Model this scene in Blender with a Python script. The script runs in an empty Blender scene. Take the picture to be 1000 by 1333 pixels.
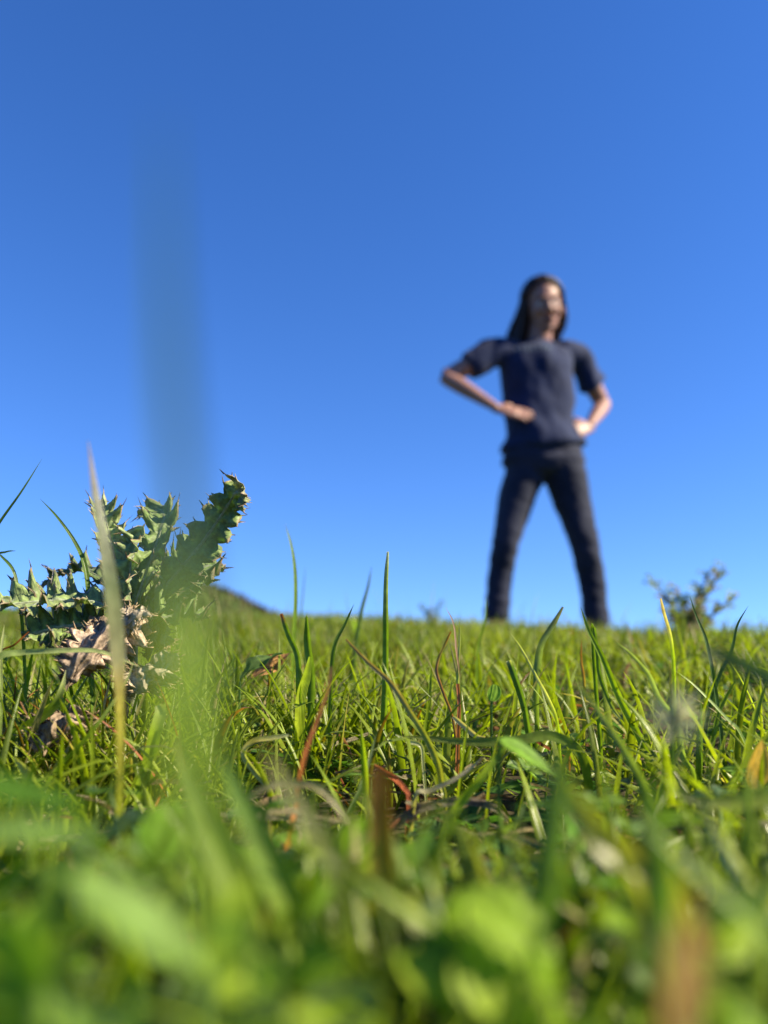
import bpy, bmesh, math, random
import numpy as np
from mathutils import Vector, Matrix

R = math.radians
rng = np.random.default_rng(11)
random.seed(5)
S = bpy.context.scene
COL = S.collection

# ------------------------------------------------------------------ camera
FPX = 1005.0                      # focal length in photo pixels (1000 x 1333)
PITCH = R(10.0)
CAM = Vector((0.0, 0.0, 0.078))
cd = bpy.data.cameras.new("camera")
cam = bpy.data.objects.new("camera", cd)
COL.objects.link(cam)
cam.location = CAM
cam.rotation_euler = (R(90) + PITCH, 0, 0)
cd.sensor_fit = 'VERTICAL'
cd.sensor_height = 34.6
cd.sensor_width = 34.6
cd.lens = FPX / 1333.0 * 34.6
cd.clip_start = 0.004
cd.clip_end = 5000
cd.dof.use_dof = True
cd.dof.focus_distance = 0.345
cd.dof.aperture_fstop = 6.1
S.camera = cam

# ------------------------------------------------------------------ light
SUN_AZ = R(100)      # clockwise from the view direction (+Y): from the right
SUN_EL = R(34)
w = bpy.data.worlds.new("World")
S.world = w
w.use_nodes = True
nt = w.node_tree
bg = nt.nodes["Background"]
sky = nt.nodes.new("ShaderNodeTexSky")
sky.sky_type = 'NISHITA'
sky.sun_disc = False
sky.sun_elevation = SUN_EL
sky.sun_rotation = SUN_AZ
sky.altitude = 2500
sky.air_density = 1.0
sky.dust_density = 0.0
sky.ozone_density = 3.0
hs = nt.nodes.new("ShaderNodeHueSaturation")
hs.inputs["Saturation"].default_value = 1.25
hs.inputs["Hue"].default_value = 0.512
tcw = nt.nodes.new("ShaderNodeTexCoord")
vmw = nt.nodes.new("ShaderNodeVectorMath"); vmw.operation = 'MULTIPLY_ADD'
vmw.inputs[1].default_value = (1, 1, 0.88); vmw.inputs[2].default_value = (0, 0, 0.115)
nt.links.new(tcw.outputs["Generated"], vmw.inputs[0])
nrm = nt.nodes.new("ShaderNodeVectorMath"); nrm.operation = 'NORMALIZE'
nt.links.new(vmw.outputs[0], nrm.inputs[0]); nt.links.new(nrm.outputs[0], sky.inputs["Vector"])
nt.links.new(sky.outputs[0], hs.inputs["Color"])
nt.links.new(hs.outputs[0], bg.inputs["Color"])
bg.inputs["Strength"].default_value = 0.098
sl = bpy.data.lights.new("sun", 'SUN')
sl.energy = 5.0
sl.angle = R(0.6)
sl.color = (1.0, 0.88, 0.66)
so = bpy.data.objects.new("sun", sl)
COL.objects.link(so)
sd = Vector((math.cos(SUN_EL) * math.sin(SUN_AZ), math.cos(SUN_EL) * math.cos(SUN_AZ), math.sin(SUN_EL)))
so.rotation_euler = sd.to_track_quat('Z', 'Y').to_euler()
so.location = sd * 20
S.view_settings.view_transform = 'Standard'
S.view_settings.look = 'None'
S.view_settings.exposure = 1.46
S.view_settings.gamma = 1
S.view_settings.use_curve_mapping = False
S.render.engine = 'CYCLES'
S.cycles.use_denoising = True
S.cycles.max_bounces = 8
S.cycles.transparent_max_bounces = 8
S.cycles.transmission_bounces = 6

# ------------------------------------------------------------------ helpers
cp, sp_ = math.cos(PITCH), math.sin(PITCH)

def at(px, py, Y):
    """Point seen at photo pixel (px,py) at world distance Y in front."""
    a = (px - 500.0) / FPX
    b = (666.5 - py) / FPX
    d = Vector((a, cp - b * sp_, sp_ + b * cp))
    return CAM + d * (Y / d.y)

def vhash(ix, iy, k=0):
    h = np.sin(ix * 127.1 + iy * 311.7 + k * 74.7) * 43758.5453
    return h - np.floor(h)

def vnoise(x, y, k=0):
    x = np.asarray(x, float); y = np.asarray(y, float)
    ix = np.floor(x); iy = np.floor(y)
    fx = x - ix; fy = y - iy
    fx = fx * fx * (3 - 2 * fx); fy = fy * fy * (3 - 2 * fy)
    a = vhash(ix, iy, k); b = vhash(ix + 1, iy, k)
    c = vhash(ix, iy + 1, k); d = vhash(ix + 1, iy + 1, k)
    return (a + (b - a) * fx) * (1 - fy) + (c + (d - c) * fx) * fy - 0.5

def sstep(a, b, x):
    t = np.clip((x - a) / (b - a), 0, 1)
    return t * t * (3 - 2 * t)

RY = np.linspace(0, 3.6, 200)
_k = np.interp(RY, [0, .2, .4, .8, 1.2, 1.8, 2.4, 3.6], [0, .004, .013, .044, .073, .107, .129, .152])
RZ = np.convolve(np.pad(_k, 12, mode='edge'), np.ones(25) / 25, 'valid'); RZ = RZ - RZ[0]

def gz(x, y):
    """Ground height: a meadow that climbs to a crest about 3.5 m off and falls away."""
    x = np.asarray(x, float); y = np.asarray(y, float)
    yy = np.maximum(y, 0)
    rise = np.interp(yy, RY, RZ)
    crest = 3.5
    over = np.maximum(y - crest, 0)
    top = 0.170 + 0.0534 * np.minimum(over, .3)
    fall = np.where(over < 4, 0.045 * over ** 2, 0.72 + 0.36 * (over - 4))
    z = np.where(y < crest, rise, RZ[-6] + 0.006 * np.minimum(over, .3) - fall)
    z = z - 0.052 * x * sstep(0.35, 2.2, yy) * sstep(30, 6, yy)
    z = np.maximum(z, -6.0 + vnoise(x / 30, y / 30, 5) * 1.5)
    # mound with rough scrub at the left, some metres beyond the crest
    mx = (x + 3.9) / 2.6
    my = (y - 14.0) / 3.0
    z = z + 0 * mx
    z = np.maximum(z, -6 + 7.25 * np.exp(-(mx ** 2) ** 1.0 * 0.16) * np.exp(-my ** 2 * 0.25))
    # hummocks
    fade = sstep(9, 4, y)
    z = z + (vnoise(x * 9, y * 9, 1) * 0.012 + vnoise(x * 3.1, y * 3.1, 2) * 0.034 * sstep(.3, 1, y)
             + vnoise(x * 30, y * 30, 3) * 0.004) * fade
    return z

def gzf(x, y):
    return float(gz(x, y))

def tag(o, label=None, cat=None, group=None, kind=None):
    if label: o["label"] = label
    if cat: o["category"] = cat
    if group: o["group"] = group
    if kind: o["kind"] = kind
    return o

def empty(name, loc, label=None, cat=None, group=None):
    o = bpy.data.objects.new(name, None)
    o.empty_display_size = 0.02
    o.location = loc
    COL.objects.link(o)
    return tag(o, label, cat, group)

def mesh_obj(name, verts, faces, mat, cols=None, uvs=None, parent=None, smooth=True):
    """verts (N,3) world coordinates, faces list or (M,4)/(M,3) array, cols (N,3) linear albedo, uvs (N,2)."""
    me = bpy.data.meshes.new(name)
    V = np.asarray(verts, dtype=np.float32)
    if isinstance(faces, np.ndarray):
        k = faces.shape[1]
        nf = len(faces)
        me.vertices.add(len(V)); me.vertices.foreach_set("co", V.ravel())
        me.loops.add(nf * k); me.loops.foreach_set("vertex_index", faces.astype(np.int32).ravel())
        me.polygons.add(nf)
        me.polygons.foreach_set("loop_start", np.arange(0, nf * k, k, dtype=np.int32))
        me.polygons.foreach_set("loop_total", np.full(nf, k, dtype=np.int32))
        me.update(calc_edges=True)
    else:
        me.from_pydata([tuple(v) for v in V.tolist()], [], faces)
        me.update()
    if smooth:
        me.polygons.foreach_set("use_smooth", np.ones(len(me.polygons), dtype=bool))
    if cols is not None:
        a = me.attributes.new("tint", 'FLOAT_COLOR', 'POINT')
        c = np.ones((len(V), 4), dtype=np.float32); c[:, :3] = cols
        a.data.foreach_set("color", c.ravel())
    if uvs is not None:
        a = me.attributes.new("uvc", 'FLOAT2', 'POINT')
        a.data.foreach_set("vector", np.asarray(uvs, dtype=np.float32).ravel())
    me.materials.append(mat)
    o = bpy.data.objects.new(name, me)
    COL.objects.link(o)
    if parent is not None:
        o.parent = parent
        o.matrix_parent_inverse = Matrix.Translation(-Vector(parent.location)) if parent.parent is None else Matrix.Identity(4)
        # parents are empties or meshes without rotation
    return o

# ------------------------------------------------------------------ materials
def node(nt, t, **kw):
    n = nt.nodes.new(t)
    for k, v in kw.items(): setattr(n, k, v)
    return n

def leaf_mat(name, rough=0.38, trans=0.42, spec=0.5, streak=26.0, bump=0.25, noise_scale=260.0, vary=0.25, sheen=0.0, trans_gain=(1.35, 1.5, 0.75)):
    m = bpy.data.materials.new(name); m.use_nodes = True
    nt = m.node_tree; nt.nodes.clear(); L = nt.links.new
    out = node(nt, "ShaderNodeOutputMaterial")
    att = node(nt, "ShaderNodeAttribute", attribute_name="tint")
    uv = node(nt, "ShaderNodeAttribute", attribute_name="uvc")
    sepx = node(nt, "ShaderNodeSeparateXYZ"); L(uv.outputs["Vector"], sepx.inputs[0])
    # lengthwise veins: sine across the blade
    mul = node(nt, "ShaderNodeMath", operation='MULTIPLY'); L(sepx.outputs[0], mul.inputs[0]); mul.inputs[1].default_value = streak
    sn = node(nt, "ShaderNodeMath", operation='SINE'); L(mul.outputs[0], sn.inputs[0])
    geo = node(nt, "ShaderNodeNewGeometry")
    nz = node(nt, "ShaderNodeTexNoise"); nz.inputs["Scale"].default_value = noise_scale; nz.inputs["Detail"].default_value = 3
    L(geo.outputs["Position"], nz.inputs["Vector"])
    mr = node(nt, "ShaderNodeMapRange"); L(nz.outputs["Fac"], mr.inputs[0])
    mr.inputs[1].default_value = 0.3; mr.inputs[2].default_value = 0.7
    mr.inputs[3].default_value = 1 - vary; mr.inputs[4].default_value = 1 + vary
    mr2 = node(nt, "ShaderNodeMapRange"); L(sn.outputs[0], mr2.inputs[0])
    mr2.inputs[1].default_value = -1; mr2.inputs[2].default_value = 1
    mr2.inputs[3].default_value = 0.86; mr2.inputs[4].default_value = 1.14
    mm = node(nt, "ShaderNodeMath", operation='MULTIPLY'); L(mr.outputs[0], mm.inputs[0]); L(mr2.outputs[0], mm.inputs[1])
    vm = node(nt, "ShaderNodeVectorMath", operation='SCALE'); L(att.outputs["Color"], vm.inputs[0]); L(mm.outputs[0], vm.inputs["Scale"])
    bp = node(nt, "ShaderNodeBump"); bp.inputs["Strength"].default_value = bump; bp.inputs["Distance"].default_value = 0.0006
    ad = node(nt, "ShaderNodeMath", operation='ADD'); L(sn.outputs[0], ad.inputs[0]); L(nz.outputs["Fac"], ad.inputs[1])
    L(ad.outputs[0], bp.inputs["Height"])
    pb = node(nt, "ShaderNodeBsdfPrincipled")
    pb.inputs["Roughness"].default_value = rough
    pb.inputs["Specular IOR Level"].default_value = spec
    if sheen: pb.inputs["Sheen Weight"].default_value = sheen
    L(vm.outputs[0], pb.inputs["Base Color"]); L(bp.outputs[0], pb.inputs["Normal"])
    tr = node(nt, "ShaderNodeBsdfTranslucent")
    tg = node(nt, "ShaderNodeVectorMath", operation='MULTIPLY'); tg.inputs[1].default_value = trans_gain
    L(vm.outputs[0], tg.inputs[0]); L(tg.outputs[0], tr.inputs["Color"])
    mx = node(nt, "ShaderNodeMixShader"); mx.inputs[0].default_value = trans
    L(pb.outputs[0], mx.inputs[1]); L(tr.outputs[0], mx.inputs[2]); L(mx.outputs[0], out.inputs[0])
    return m

def plain_mat(name, col, rough=0.7, spec=0.3, noise=0.2, scale=40.0, bump=0.0, bscale=200.0, bdist=0.002, sss=0.0, sheen=0.0, col2=None):
    m = bpy.data.materials.new(name); m.use_nodes = True
    nt = m.node_tree; L = nt.links.new
    pb = nt.nodes["Principled BSDF"]
    tc = node(nt, "ShaderNodeTexCoord")
    nz = node(nt, "ShaderNodeTexNoise"); nz.inputs["Scale"].default_value = scale; nz.inputs["Detail"].default_value = 5
    L(tc.outputs["Object"], nz.inputs["Vector"])
    cr = node(nt, "ShaderNodeValToRGB")
    c2 = col2 or tuple(c * (1 + noise) for c in col)
    cr.color_ramp.elements[0].position = 0.35; cr.color_ramp.elements[1].position = 0.68
    cr.color_ramp.elements[0].color = (*[c * (1 - noise) for c in col], 1)
    cr.color_ramp.elements[1].color = (*c2, 1)
    L(nz.outputs["Fac"], cr.inputs[0]); L(cr.outputs[0], pb.inputs["Base Color"])
    pb.inputs["Roughness"].default_value = rough
    pb.inputs["Specular IOR Level"].default_value = spec
    if sss:
        pb.inputs["Subsurface Weight"].default_value = sss
        pb.inputs["Subsurface Radius"].default_value = (0.012, 0.004, 0.002)
        pb.inputs["Subsurface Scale"].default_value = 1.0
    if sheen:
        pb.inputs["Sheen Weight"].default_value = sheen
    if bump:
        n2 = node(nt, "ShaderNodeTexNoise"); n2.inputs["Scale"].default_value = bscale; n2.inputs["Detail"].default_value = 4
        L(tc.outputs["Object"], n2.inputs["Vector"])
        b = node(nt, "ShaderNodeBump"); b.inputs["Strength"].default_value = bump; b.inputs["Distance"].default_value = bdist
        L(n2.outputs["Fac"], b.inputs["Height"]); L(b.outputs[0], pb.inputs["Normal"])
    return m

M_GRASS = leaf_mat("grass_blade_green", rough=0.32, trans=0.46, spec=0.32, trans_gain=(1.45, 1.5, 0.4))
M_LEAF = leaf_mat("broad_leaf", rough=0.5, trans=0.50, spec=0.25, streak=9.0, bump=0.3, noise_scale=420)
M_THISTLE = leaf_mat("thistle_leaf_downy", rough=0.5, trans=0.34, spec=0.4, streak=11, bump=0.6, noise_scale=520, vary=0.35, sheen=0.3, trans_gain=(1.3, 1.4, 0.7))
M_DRY = leaf_mat("dry_leaf", rough=0.75, trans=0.28, spec=0.2, streak=17, bump=0.9, noise_scale=700, vary=0.5, trans_gain=(1.1, 1.0, 0.8))
M_FLUFF = leaf_mat("seed_fluff", rough=.8, trans=.5, spec=.1, streak=3, bump=0, vary=.1, trans_gain=(1, 1, 1))
M_FAR = leaf_mat("far_foliage", rough=0.6, trans=0.25, spec=0.2, streak=3, bump=0.0, noise_scale=8, vary=0.2)

def soil_mat():
    m = bpy.data.materials.new("soil_and_turf"); m.use_nodes = True
    nt = m.node_tree; L = nt.links.new
    pb = nt.nodes["Principled BSDF"]
    geo = node(nt, "ShaderNodeNewGeometry")
    n1 = node(nt, "ShaderNodeTexNoise"); n1.inputs["Scale"].default_value = 55; n1.inputs["Detail"].default_value = 8
    L(geo.outputs["Position"], n1.inputs["Vector"])
    cr = node(nt, "ShaderNodeValToRGB")
    e = cr.color_ramp.elements
    e[0].position = .3; e[0].color = (0.020, 0.016, 0.010, 1)
    e[1].position = .7; e[1].color = (0.060, 0.050, 0.022, 1)
    L(n1.outputs["Fac"], cr.inputs[0])
    n2 = node(nt, "ShaderNodeTexNoise"); n2.inputs["Scale"].default_value = 3.5; n2.inputs["Detail"].default_value = 6
    L(geo.outputs["Position"], n2.inputs["Vector"])
    c2 = node(nt, "ShaderNodeValToRGB")
    e = c2.color_ramp.elements
    e[0].position = .35; e[0].color = (0.045, 0.075, 0.018, 1)
    e[1].position = .65; e[1].color = (0.095, 0.115, 0.035, 1)
    L(n2.outputs["Fac"], c2.inputs[0])
    sx = node(nt, "ShaderNodeSeparateXYZ"); L(geo.outputs["Position"], sx.inputs[0])
    mr = node(nt, "ShaderNodeMapRange"); L(sx.outputs[1], mr.inputs[0])
    mr.inputs[1].default_value = 0.5; mr.inputs[2].default_value = 2.5
    mx = node(nt, "ShaderNodeMix", data_type='RGBA')
    L(mr.outputs[0], mx.inputs[0]); L(cr.outputs[0], mx.inputs[6]); L(c2.outputs[0], mx.inputs[7])
    L(mx.outputs[2], pb.inputs["Base Color"])
    pb.inputs["Roughness"].default_value = 0.95
    pb.inputs["Specular IOR Level"].default_value = 0.1
    b = node(nt, "ShaderNodeBump"); b.inputs["Strength"].default_value = 0.8; b.inputs["Distance"].default_value = 0.004
    L(n1.outputs["Fac"], b.inputs["Height"]); L(b.outputs[0], pb.inputs["Normal"])
    return m
M_SOIL = soil_mat()

# ------------------------------------------------------------------ ground sheet
def build_ground():
    ys = np.concatenate([np.linspace(-60, -2, 12)[:-1], np.linspace(-2, -.3, 12)[:-1], np.linspace(-.3, 1.2, 110)[:-1],
                         np.linspace(1.2, 6, 110)[:-1], np.linspace(6, 24, 70)[:-1], np.geomspace(24, 1500, 26)])
    xp = np.concatenate([np.linspace(0, 1.0, 65)[:-1], np.linspace(1.0, 4, 60)[:-1], np.linspace(4, 14, 40)[:-1], np.geomspace(14, 1300, 22)])
    xs = np.concatenate([-xp[::-1][:-1], xp])
    X, Y = np.meshgrid(xs, ys)
    Z = gz(X, Y)
    V = np.stack([X.ravel(), Y.ravel(), Z.ravel()], 1)
    nx, ny = len(xs), len(ys)
    i = np.arange(nx - 1)[None, :] + np.arange(ny - 1)[:, None] * nx
    F = np.stack([i, i + 1, i + nx + 1, i + nx], -1).reshape(-1, 4)
    o = mesh_obj("ground", V, F, M_SOIL)
    tag(o, "grassy hillside ground climbing to a crest under blue sky", None, None, "structure")
build_ground()

# ------------------------------------------------------------------ grass generator
def unit(a):
    return a / np.maximum(np.linalg.norm(a, axis=-1, keepdims=True), 1e-9)

def blades(root, phi, h, wd, lean0, bend, twist, segs, cols_base, cols_tip, fold=0.28, three=True, bend_pow=1.4):
    """Vectorised blades.  root (N,3) ... returns V, F, C, UV"""
    N = len(h)
    s = np.linspace(0, 1, segs + 1)
    th = lean0[:, None] + bend[:, None] * s[None, :] ** bend_pow
    # lengthwise wobble
    ds = h[:, None] / segs
    dx = np.sin(th) * ds; dz = np.cos(th) * ds
    zero = np.zeros((N, 1))
    rx = np.concatenate([zero, np.cumsum(dx[:, :-1], 1)], 1)
    rz = np.concatenate([zero, np.cumsum(dz[:, :-1], 1)], 1)
    cph, sph = np.cos(phi)[:, None], np.sin(phi)[:, None]
    P = np.stack([root[:, 0:1] + rx * cph, root[:, 1:2] + rx * sph, root[:, 2:3] + rz], -1)
    T = np.stack([np.sin(th) * cph, np.sin(th) * sph, np.cos(th)], -1)
    Sd = np.stack([-sph * np.ones_like(th), cph * np.ones_like(th), np.zeros_like(th)], -1)
    Nn = np.cross(Sd, T)
    tw = twist[:, None] * (s[None, :] - 0.2)
    side = Sd * np.cos(tw)[..., None] + Nn * np.sin(tw)[..., None]
    nor = np.cross(side, T)
    prof = (0.62 + 0.38 * np.minimum(s / 0.3, 1)) * (1 - s ** 2.4) ** 0.8
    prof[-1] = 0.03
    hw = 0.5 * wd[:, None] * prof[None, :]
    A = P - side * hw[..., None]
    B = P + side * hw[..., None]
    if three:
        Mid = P - nor * (hw * fold * 2)[..., None]
        V = np.stack([A, Mid, B], 2)
        k = 3
        vv = np.array([-1, 0, 1.0])
    else:
        V = np.stack([A, B], 2)
        k = 2
        vv = np.array([-1, 1.0])
    V = V.reshape(-1, 3)
    base = np.arange(N)[:, None, None] * (segs + 1) * k + np.arange(segs)[None, :, None] * k + np.arange(k - 1)[None, None, :]
    F = np.stack([base, base + 1, base + 1 + k, base + k], -1).reshape(-1, 4)
    t = s[None, :, None] ** 1.2
    C = cols_base[:, None, :] * (1 - t) + cols_tip[:, None, :] * t
    C = np.repeat(C[:, :, None, :], k, 2).reshape(-1, 3)
    U = np.broadcast_to(vv[None, None, :], (N, segs + 1, k))
    W = np.broadcast_to(s[None, :, None], (N, segs + 1, k))
    UV = np.stack([U, W], -1).reshape(-1, 2)
    return V, F, C, UV

G1 = np.array([0.165, 0.235, 0.010]); G2 = np.array([0.055, 0.108, 0.008]); G3 = np.array([0.265, 0.305, 0.022])
STRAW = np.array([0.42, 0.35, 0.16]); RUST = np.array([0.30, 0.10, 0.03]); OLIVE = np.array([0.17, 0.19, 0.05])

def grass_cols(N, x, y, dead=0.07):
    r = rng.random(N)[:, None]
    patch = (vnoise(x * 6, y * 6, 7) + 0.5)[:, None]
    c = G2 * (1 - r) + G1 * r
    c = c * (1 - 0.45 * patch) + G3 * (0.45 * patch)
    c *= rng.uniform(0.75, 1.2, N)[:, None]
    tip = c * rng.uniform(0.9, 1.35, N)[:, None]
    base = c * np.array([1.15, 1.05, 1.1])
    d = rng.random(N)
    dm = d < dead
    cc = np.where((rng.random(N) < 0.75)[:, None], STRAW, RUST) * rng.uniform(0.5, 1.1, N)[:, None]
    base[dm] = cc[dm]; tip[dm] = cc[dm]
    tm = (d >= dead) & (d < dead + 0.10)
    tip[tm] = (cc * 0.8)[tm]
    return base, tip, dm

def scatter(y0, y1, per_m2, margin=0.12, spread=0.60):
    """Points over the strip y0..y1 about as wide as the view (plus some)."""
    area = (y1 - y0) * (spread * (y0 + y1) + 2 * margin)
    n = int(area * per_m2)
    y = rng.uniform(y0, y1, n * 3)
    wmax = spread * y1 + margin
    x = rng.uniform(-wmax, wmax, n * 3)
    ok = np.abs(x) < spread * y + margin
    x, y = x[ok][:n], y[ok][:n]
    return x, y

def grass_layer(name, label, y0, y1, dens, hr, wr, segs, three, lean=(0.05, .5), bend=(0.1, 1.2), dead=0.07, margin=.12, clump=0.5, capped=True, tall=0.0):
    x, y = scatter(y0, y1, dens, margin)
    # tufts: pull towards cell centres
    keep = rng.random(len(x)) < 0.55 + clump * (vnoise(x * 14 / max(1, y0), y * 14 / max(1, y0), 9) * 2)
    gap = ((x - .01) / .062) ** 2 + ((y - .265) / .055) ** 2 < 1
    keep &= ~(gap & (rng.random(len(x)) < .62))
    x, y = x[keep], y[keep]
    # keep clear of the lens
    dcam = np.hypot(x, y)
    ok = dcam > 0.065
    x, y = x[ok], y[ok]
    N = len(x)
    z = gz(x, y)
    h = rng.uniform(*hr, N) * (0.8 + 0.5 * (vnoise(x * 5, y * 5, 4) + .5))
    if tall:
        tm = rng.random(N) < tall
        h[tm] *= rng.uniform(1.25, 1.7, tm.sum())
    if capped:
        # nothing random between the lens and the focused tufts stands above them
        lim = CAM.z + np.interp(y, [0.05, .12, .25, 0.33, 0.6, 1.2, 3.5], [-0.017, -0.021, -0.016, 0.002, 0.020, .058, .178]) + rng.normal(0, 0.003, N) - z
        h = np.minimum(h, np.maximum(lim, 0.008))
    wd = rng.uniform(*wr, N)
    phi = rng.uniform(0, 2 * np.pi, N)
    l0 = rng.uniform(*lean, N); b = rng.uniform(*bend, N) * rng.choice([0.5, 1, 1.6], N)
    tw = rng.normal(0, 0.9, N)
    cb, ct, dm = grass_cols(N, x, y, dead)
    mixf = (.80 * sstep(.5, 2.2, y) * (rng.uniform(.4, 1.2, N) + 1.1 * vnoise(x * 4, y * 4, 12))).clip(0, 1)[:, None]  # olive towards the crest: duller grass plus haze mixed into its colour
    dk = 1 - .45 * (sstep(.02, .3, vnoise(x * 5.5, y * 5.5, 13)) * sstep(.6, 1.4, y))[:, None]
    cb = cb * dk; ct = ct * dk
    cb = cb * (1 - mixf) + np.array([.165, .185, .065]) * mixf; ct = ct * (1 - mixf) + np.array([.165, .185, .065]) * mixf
    b[dm] *= 1.5; l0[dm] += 0.3
    wd[dm] *= 0.7
    root = np.stack([x, y, z - 0.002], 1)
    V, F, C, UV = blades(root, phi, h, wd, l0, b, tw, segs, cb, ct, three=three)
    dl = np.hypot(np.hypot(V[:, 0], V[:, 1]), V[:, 2] - CAM.z)
    bad = (dl < .05) | ((V[:, 1] < .13) & (np.abs(V[:, 0]) < .12) & (V[:, 2] > CAM.z - .004 - .13 * np.maximum(V[:, 1], .03)))
    if bad.any():
        k = 3 if three else 2
        bi = np.unique(np.nonzero(bad)[0] // ((segs + 1) * k))
        fb = np.arange(len(F)) // (segs * (k - 1))
        F = F[~np.isin(fb, bi)]
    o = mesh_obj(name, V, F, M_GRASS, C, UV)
    return tag(o, label, "grass", None, "stuff")

# matted short undergrowth
grass_layer("grass_undergrowth", "short matted green and straw grass close to the soil in the foreground",
            0.07, 0.85, 27000, (.014, .040), (.0009, .0024), 5, True, lean=(.2, 1.2), bend=(.3, 1.8), dead=0.16, clump=0.4)
# the focused tufts
grass_layer("meadow_grass", "upright sunlit green grass tufts in focus across the meadow",
            0.10, 0.95, 13500, (.034, .084), (.0014, .0044), 8, True, lean=(.02, .75), bend=(.05, 1.7), dead=0.06, clump=0.7, tall=.06)
grass_layer("foreground_grass", "out of focus lime and green grass just in front of the lens along the bottom",
            0.050, 0.17, 26000, (.040, .072), (.0018, .0040), 8, True, lean=(.1, .8), bend=(.2, 1.3), dead=0.05, clump=0.5, margin=.05)
grass_layer("middle_grass", "softly blurred bright grass beyond the focused tufts",
            0.85, 2.6, 21000, (.020, .064), (.0016, .0042), 4, False, lean=(.05, .9), bend=(.1, 1.5), dead=0.14, margin=.3, clump=1.3, tall=.09)
grass_layer("crest_grass", "blurred short grass running up to the crest of the hill",
            2.6, 4.2, 8000, (.025, .055), (.003, .005), 3, False, dead=0.18, margin=.5, tall=.02)
def stalks():
    N = 130
    y = rng.uniform(.9, 2.6, N); x = rng.uniform(-.75, .75, N) * y
    z = gz(x, y); cb, ct, dm = grass_cols(N, x, y, .5)
    V, F, C, UV = blades(np.stack([x, y, z - .002], 1), rng.uniform(0, 6.28, N), rng.uniform(.06, .125, N), rng.uniform(.0012, .003, N), rng.uniform(0, .3, N), rng.uniform(.1, .9, N), rng.normal(0, .8, N), 7, cb, ct)
    tag(mesh_obj("tall_stalks", V, F, M_GRASS, C, UV), "sparse taller stalks breaking the skyline along the crest", "grass", None, "stuff")
stalks()
def tuft(name, label, cx, cy, sx, sy, N, hr, wr):
    x = rng.normal(cx, sx, N); y = rng.normal(cy, sy, N)
    z = gz(x, y)
    cb, ct, dm = grass_cols(N, x, y, .06)
    V, F, C, UV = blades(np.stack([x, y, z - .002], 1), rng.uniform(0, 6.28, N), rng.uniform(*hr, N), rng.uniform(*wr, N), rng.uniform(.05, .6, N), rng.uniform(.2, 1.5, N), rng.normal(0, .9, N), 8, cb, ct)
    return tag(mesh_obj(name, V, F, M_GRASS, C, UV), label, "grass", None, "stuff")
tuft("thistle_grass", "dense dark grass crowding round the foot of the thistle", -.125, .325, .035, .022, 420, (.035, .062), (.001, .0028))
tuft("thistle_grass", "longer grass growing behind and beside the thistle", -.11, .42, .06, .03, 420, (.045, .085), (.0012, .003))
# ------------------------------------------------------------------ curves, hero blades
def catmull(P, n):
    P = np.asarray([tuple(p) for p in P], float)
    Q = np.vstack([2 * P[0] - P[1], P, 2 * P[-1] - P[-2]])
    seg = len(P) - 1
    t = np.linspace(0, seg, n)
    i = np.minimum(t.astype(int), seg - 1)
    f = (t - i)[:, None]
    p0, p1, p2, p3 = Q[i], Q[i + 1], Q[i + 2], Q[i + 3]
    return 0.5 * ((2 * p1) + (-p0 + p2) * f + (2 * p0 - 5 * p1 + 4 * p2 - p3) * f ** 2 + (-p0 + 3 * p1 - 3 * p2 + p3) * f ** 3)

def ribbon(P, width, prof, roll=0.0, twist=0.0, fold=0.3, cols=None, view=True, n=26, up=None):
    """P control points tip..root; prof = list of (s, rel width); cols = list of (s, rgb).  5 verts across."""
    C = catmull(P, n)
    T = unit(np.gradient(C, axis=0))
    if up is None:
        ref = unit(np.asarray(tuple(CAM))[None, :] - C)
    else:
        ref = np.broadcast_to(np.asarray(up, float), C.shape)
    side = unit(np.cross(T, ref)); nor = np.cross(side, T)
    s = np.linspace(0, 1, n)
    a = roll + twist * s
    sd = side * np.cos(a)[:, None] + nor * np.sin(a)[:, None]
    nn = np.cross(sd, T)
    ps, pw = zip(*prof)
    hw = 0.5 * width * np.interp(s, ps, pw)
    vv = np.array([-1, -.5, 0, .5, 1.0])
    dep = fold * (1 - np.abs(vv)) * 1.0
    V = C[:, None, :] + sd[:, None, :] * (vv[None, :, None] * hw[:, None, None]) - nn[:, None, :] * (dep[None, :, None] * hw[:, None, None])
    k = 5
    idx = np.arange(n - 1)[:, None] * k + np.arange(k - 1)[None, :]
    F = np.stack([idx, idx + 1, idx + 1 + k, idx + k], -1).reshape(-1, 4)
    cs, cc = zip(*cols)
    cc = np.array(cc)
    Cc = np.stack([np.interp(s, cs, cc[:, j]) for j in range(3)], 1)
    Cc = np.repeat(Cc[:, None, :], k, 1).reshape(-1, 3)
    UV = np.stack(np.broadcast_arrays(vv[None, :], s[:, None]), -1).reshape(-1, 2)
    return V.reshape(-1, 3), F, Cc, UV

BLADE = [(0, .03), (.12, .45), (.35, .85), (.6, 1), (.85, .9), (1, .7)]
EVEN = [(0, .5), (.1, .85), (.5, 1), (.9, .9), (1, .8)]
GREEN = (0.135, 0.215, 0.014); DGREEN = (0.06, 0.115, 0.025); LIME = (0.26, 0.36, 0.014); PALE = (0.36, 0.38, 0.17)
TAN = (0.40, 0.33, 0.18); BROWN = (0.16, 0.10, 0.05); RED = (0.34, 0.10, 0.025); YEL = (0.42, 0.36, 0.06); GREYG = (0.15, 0.19, 0.09)

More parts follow.
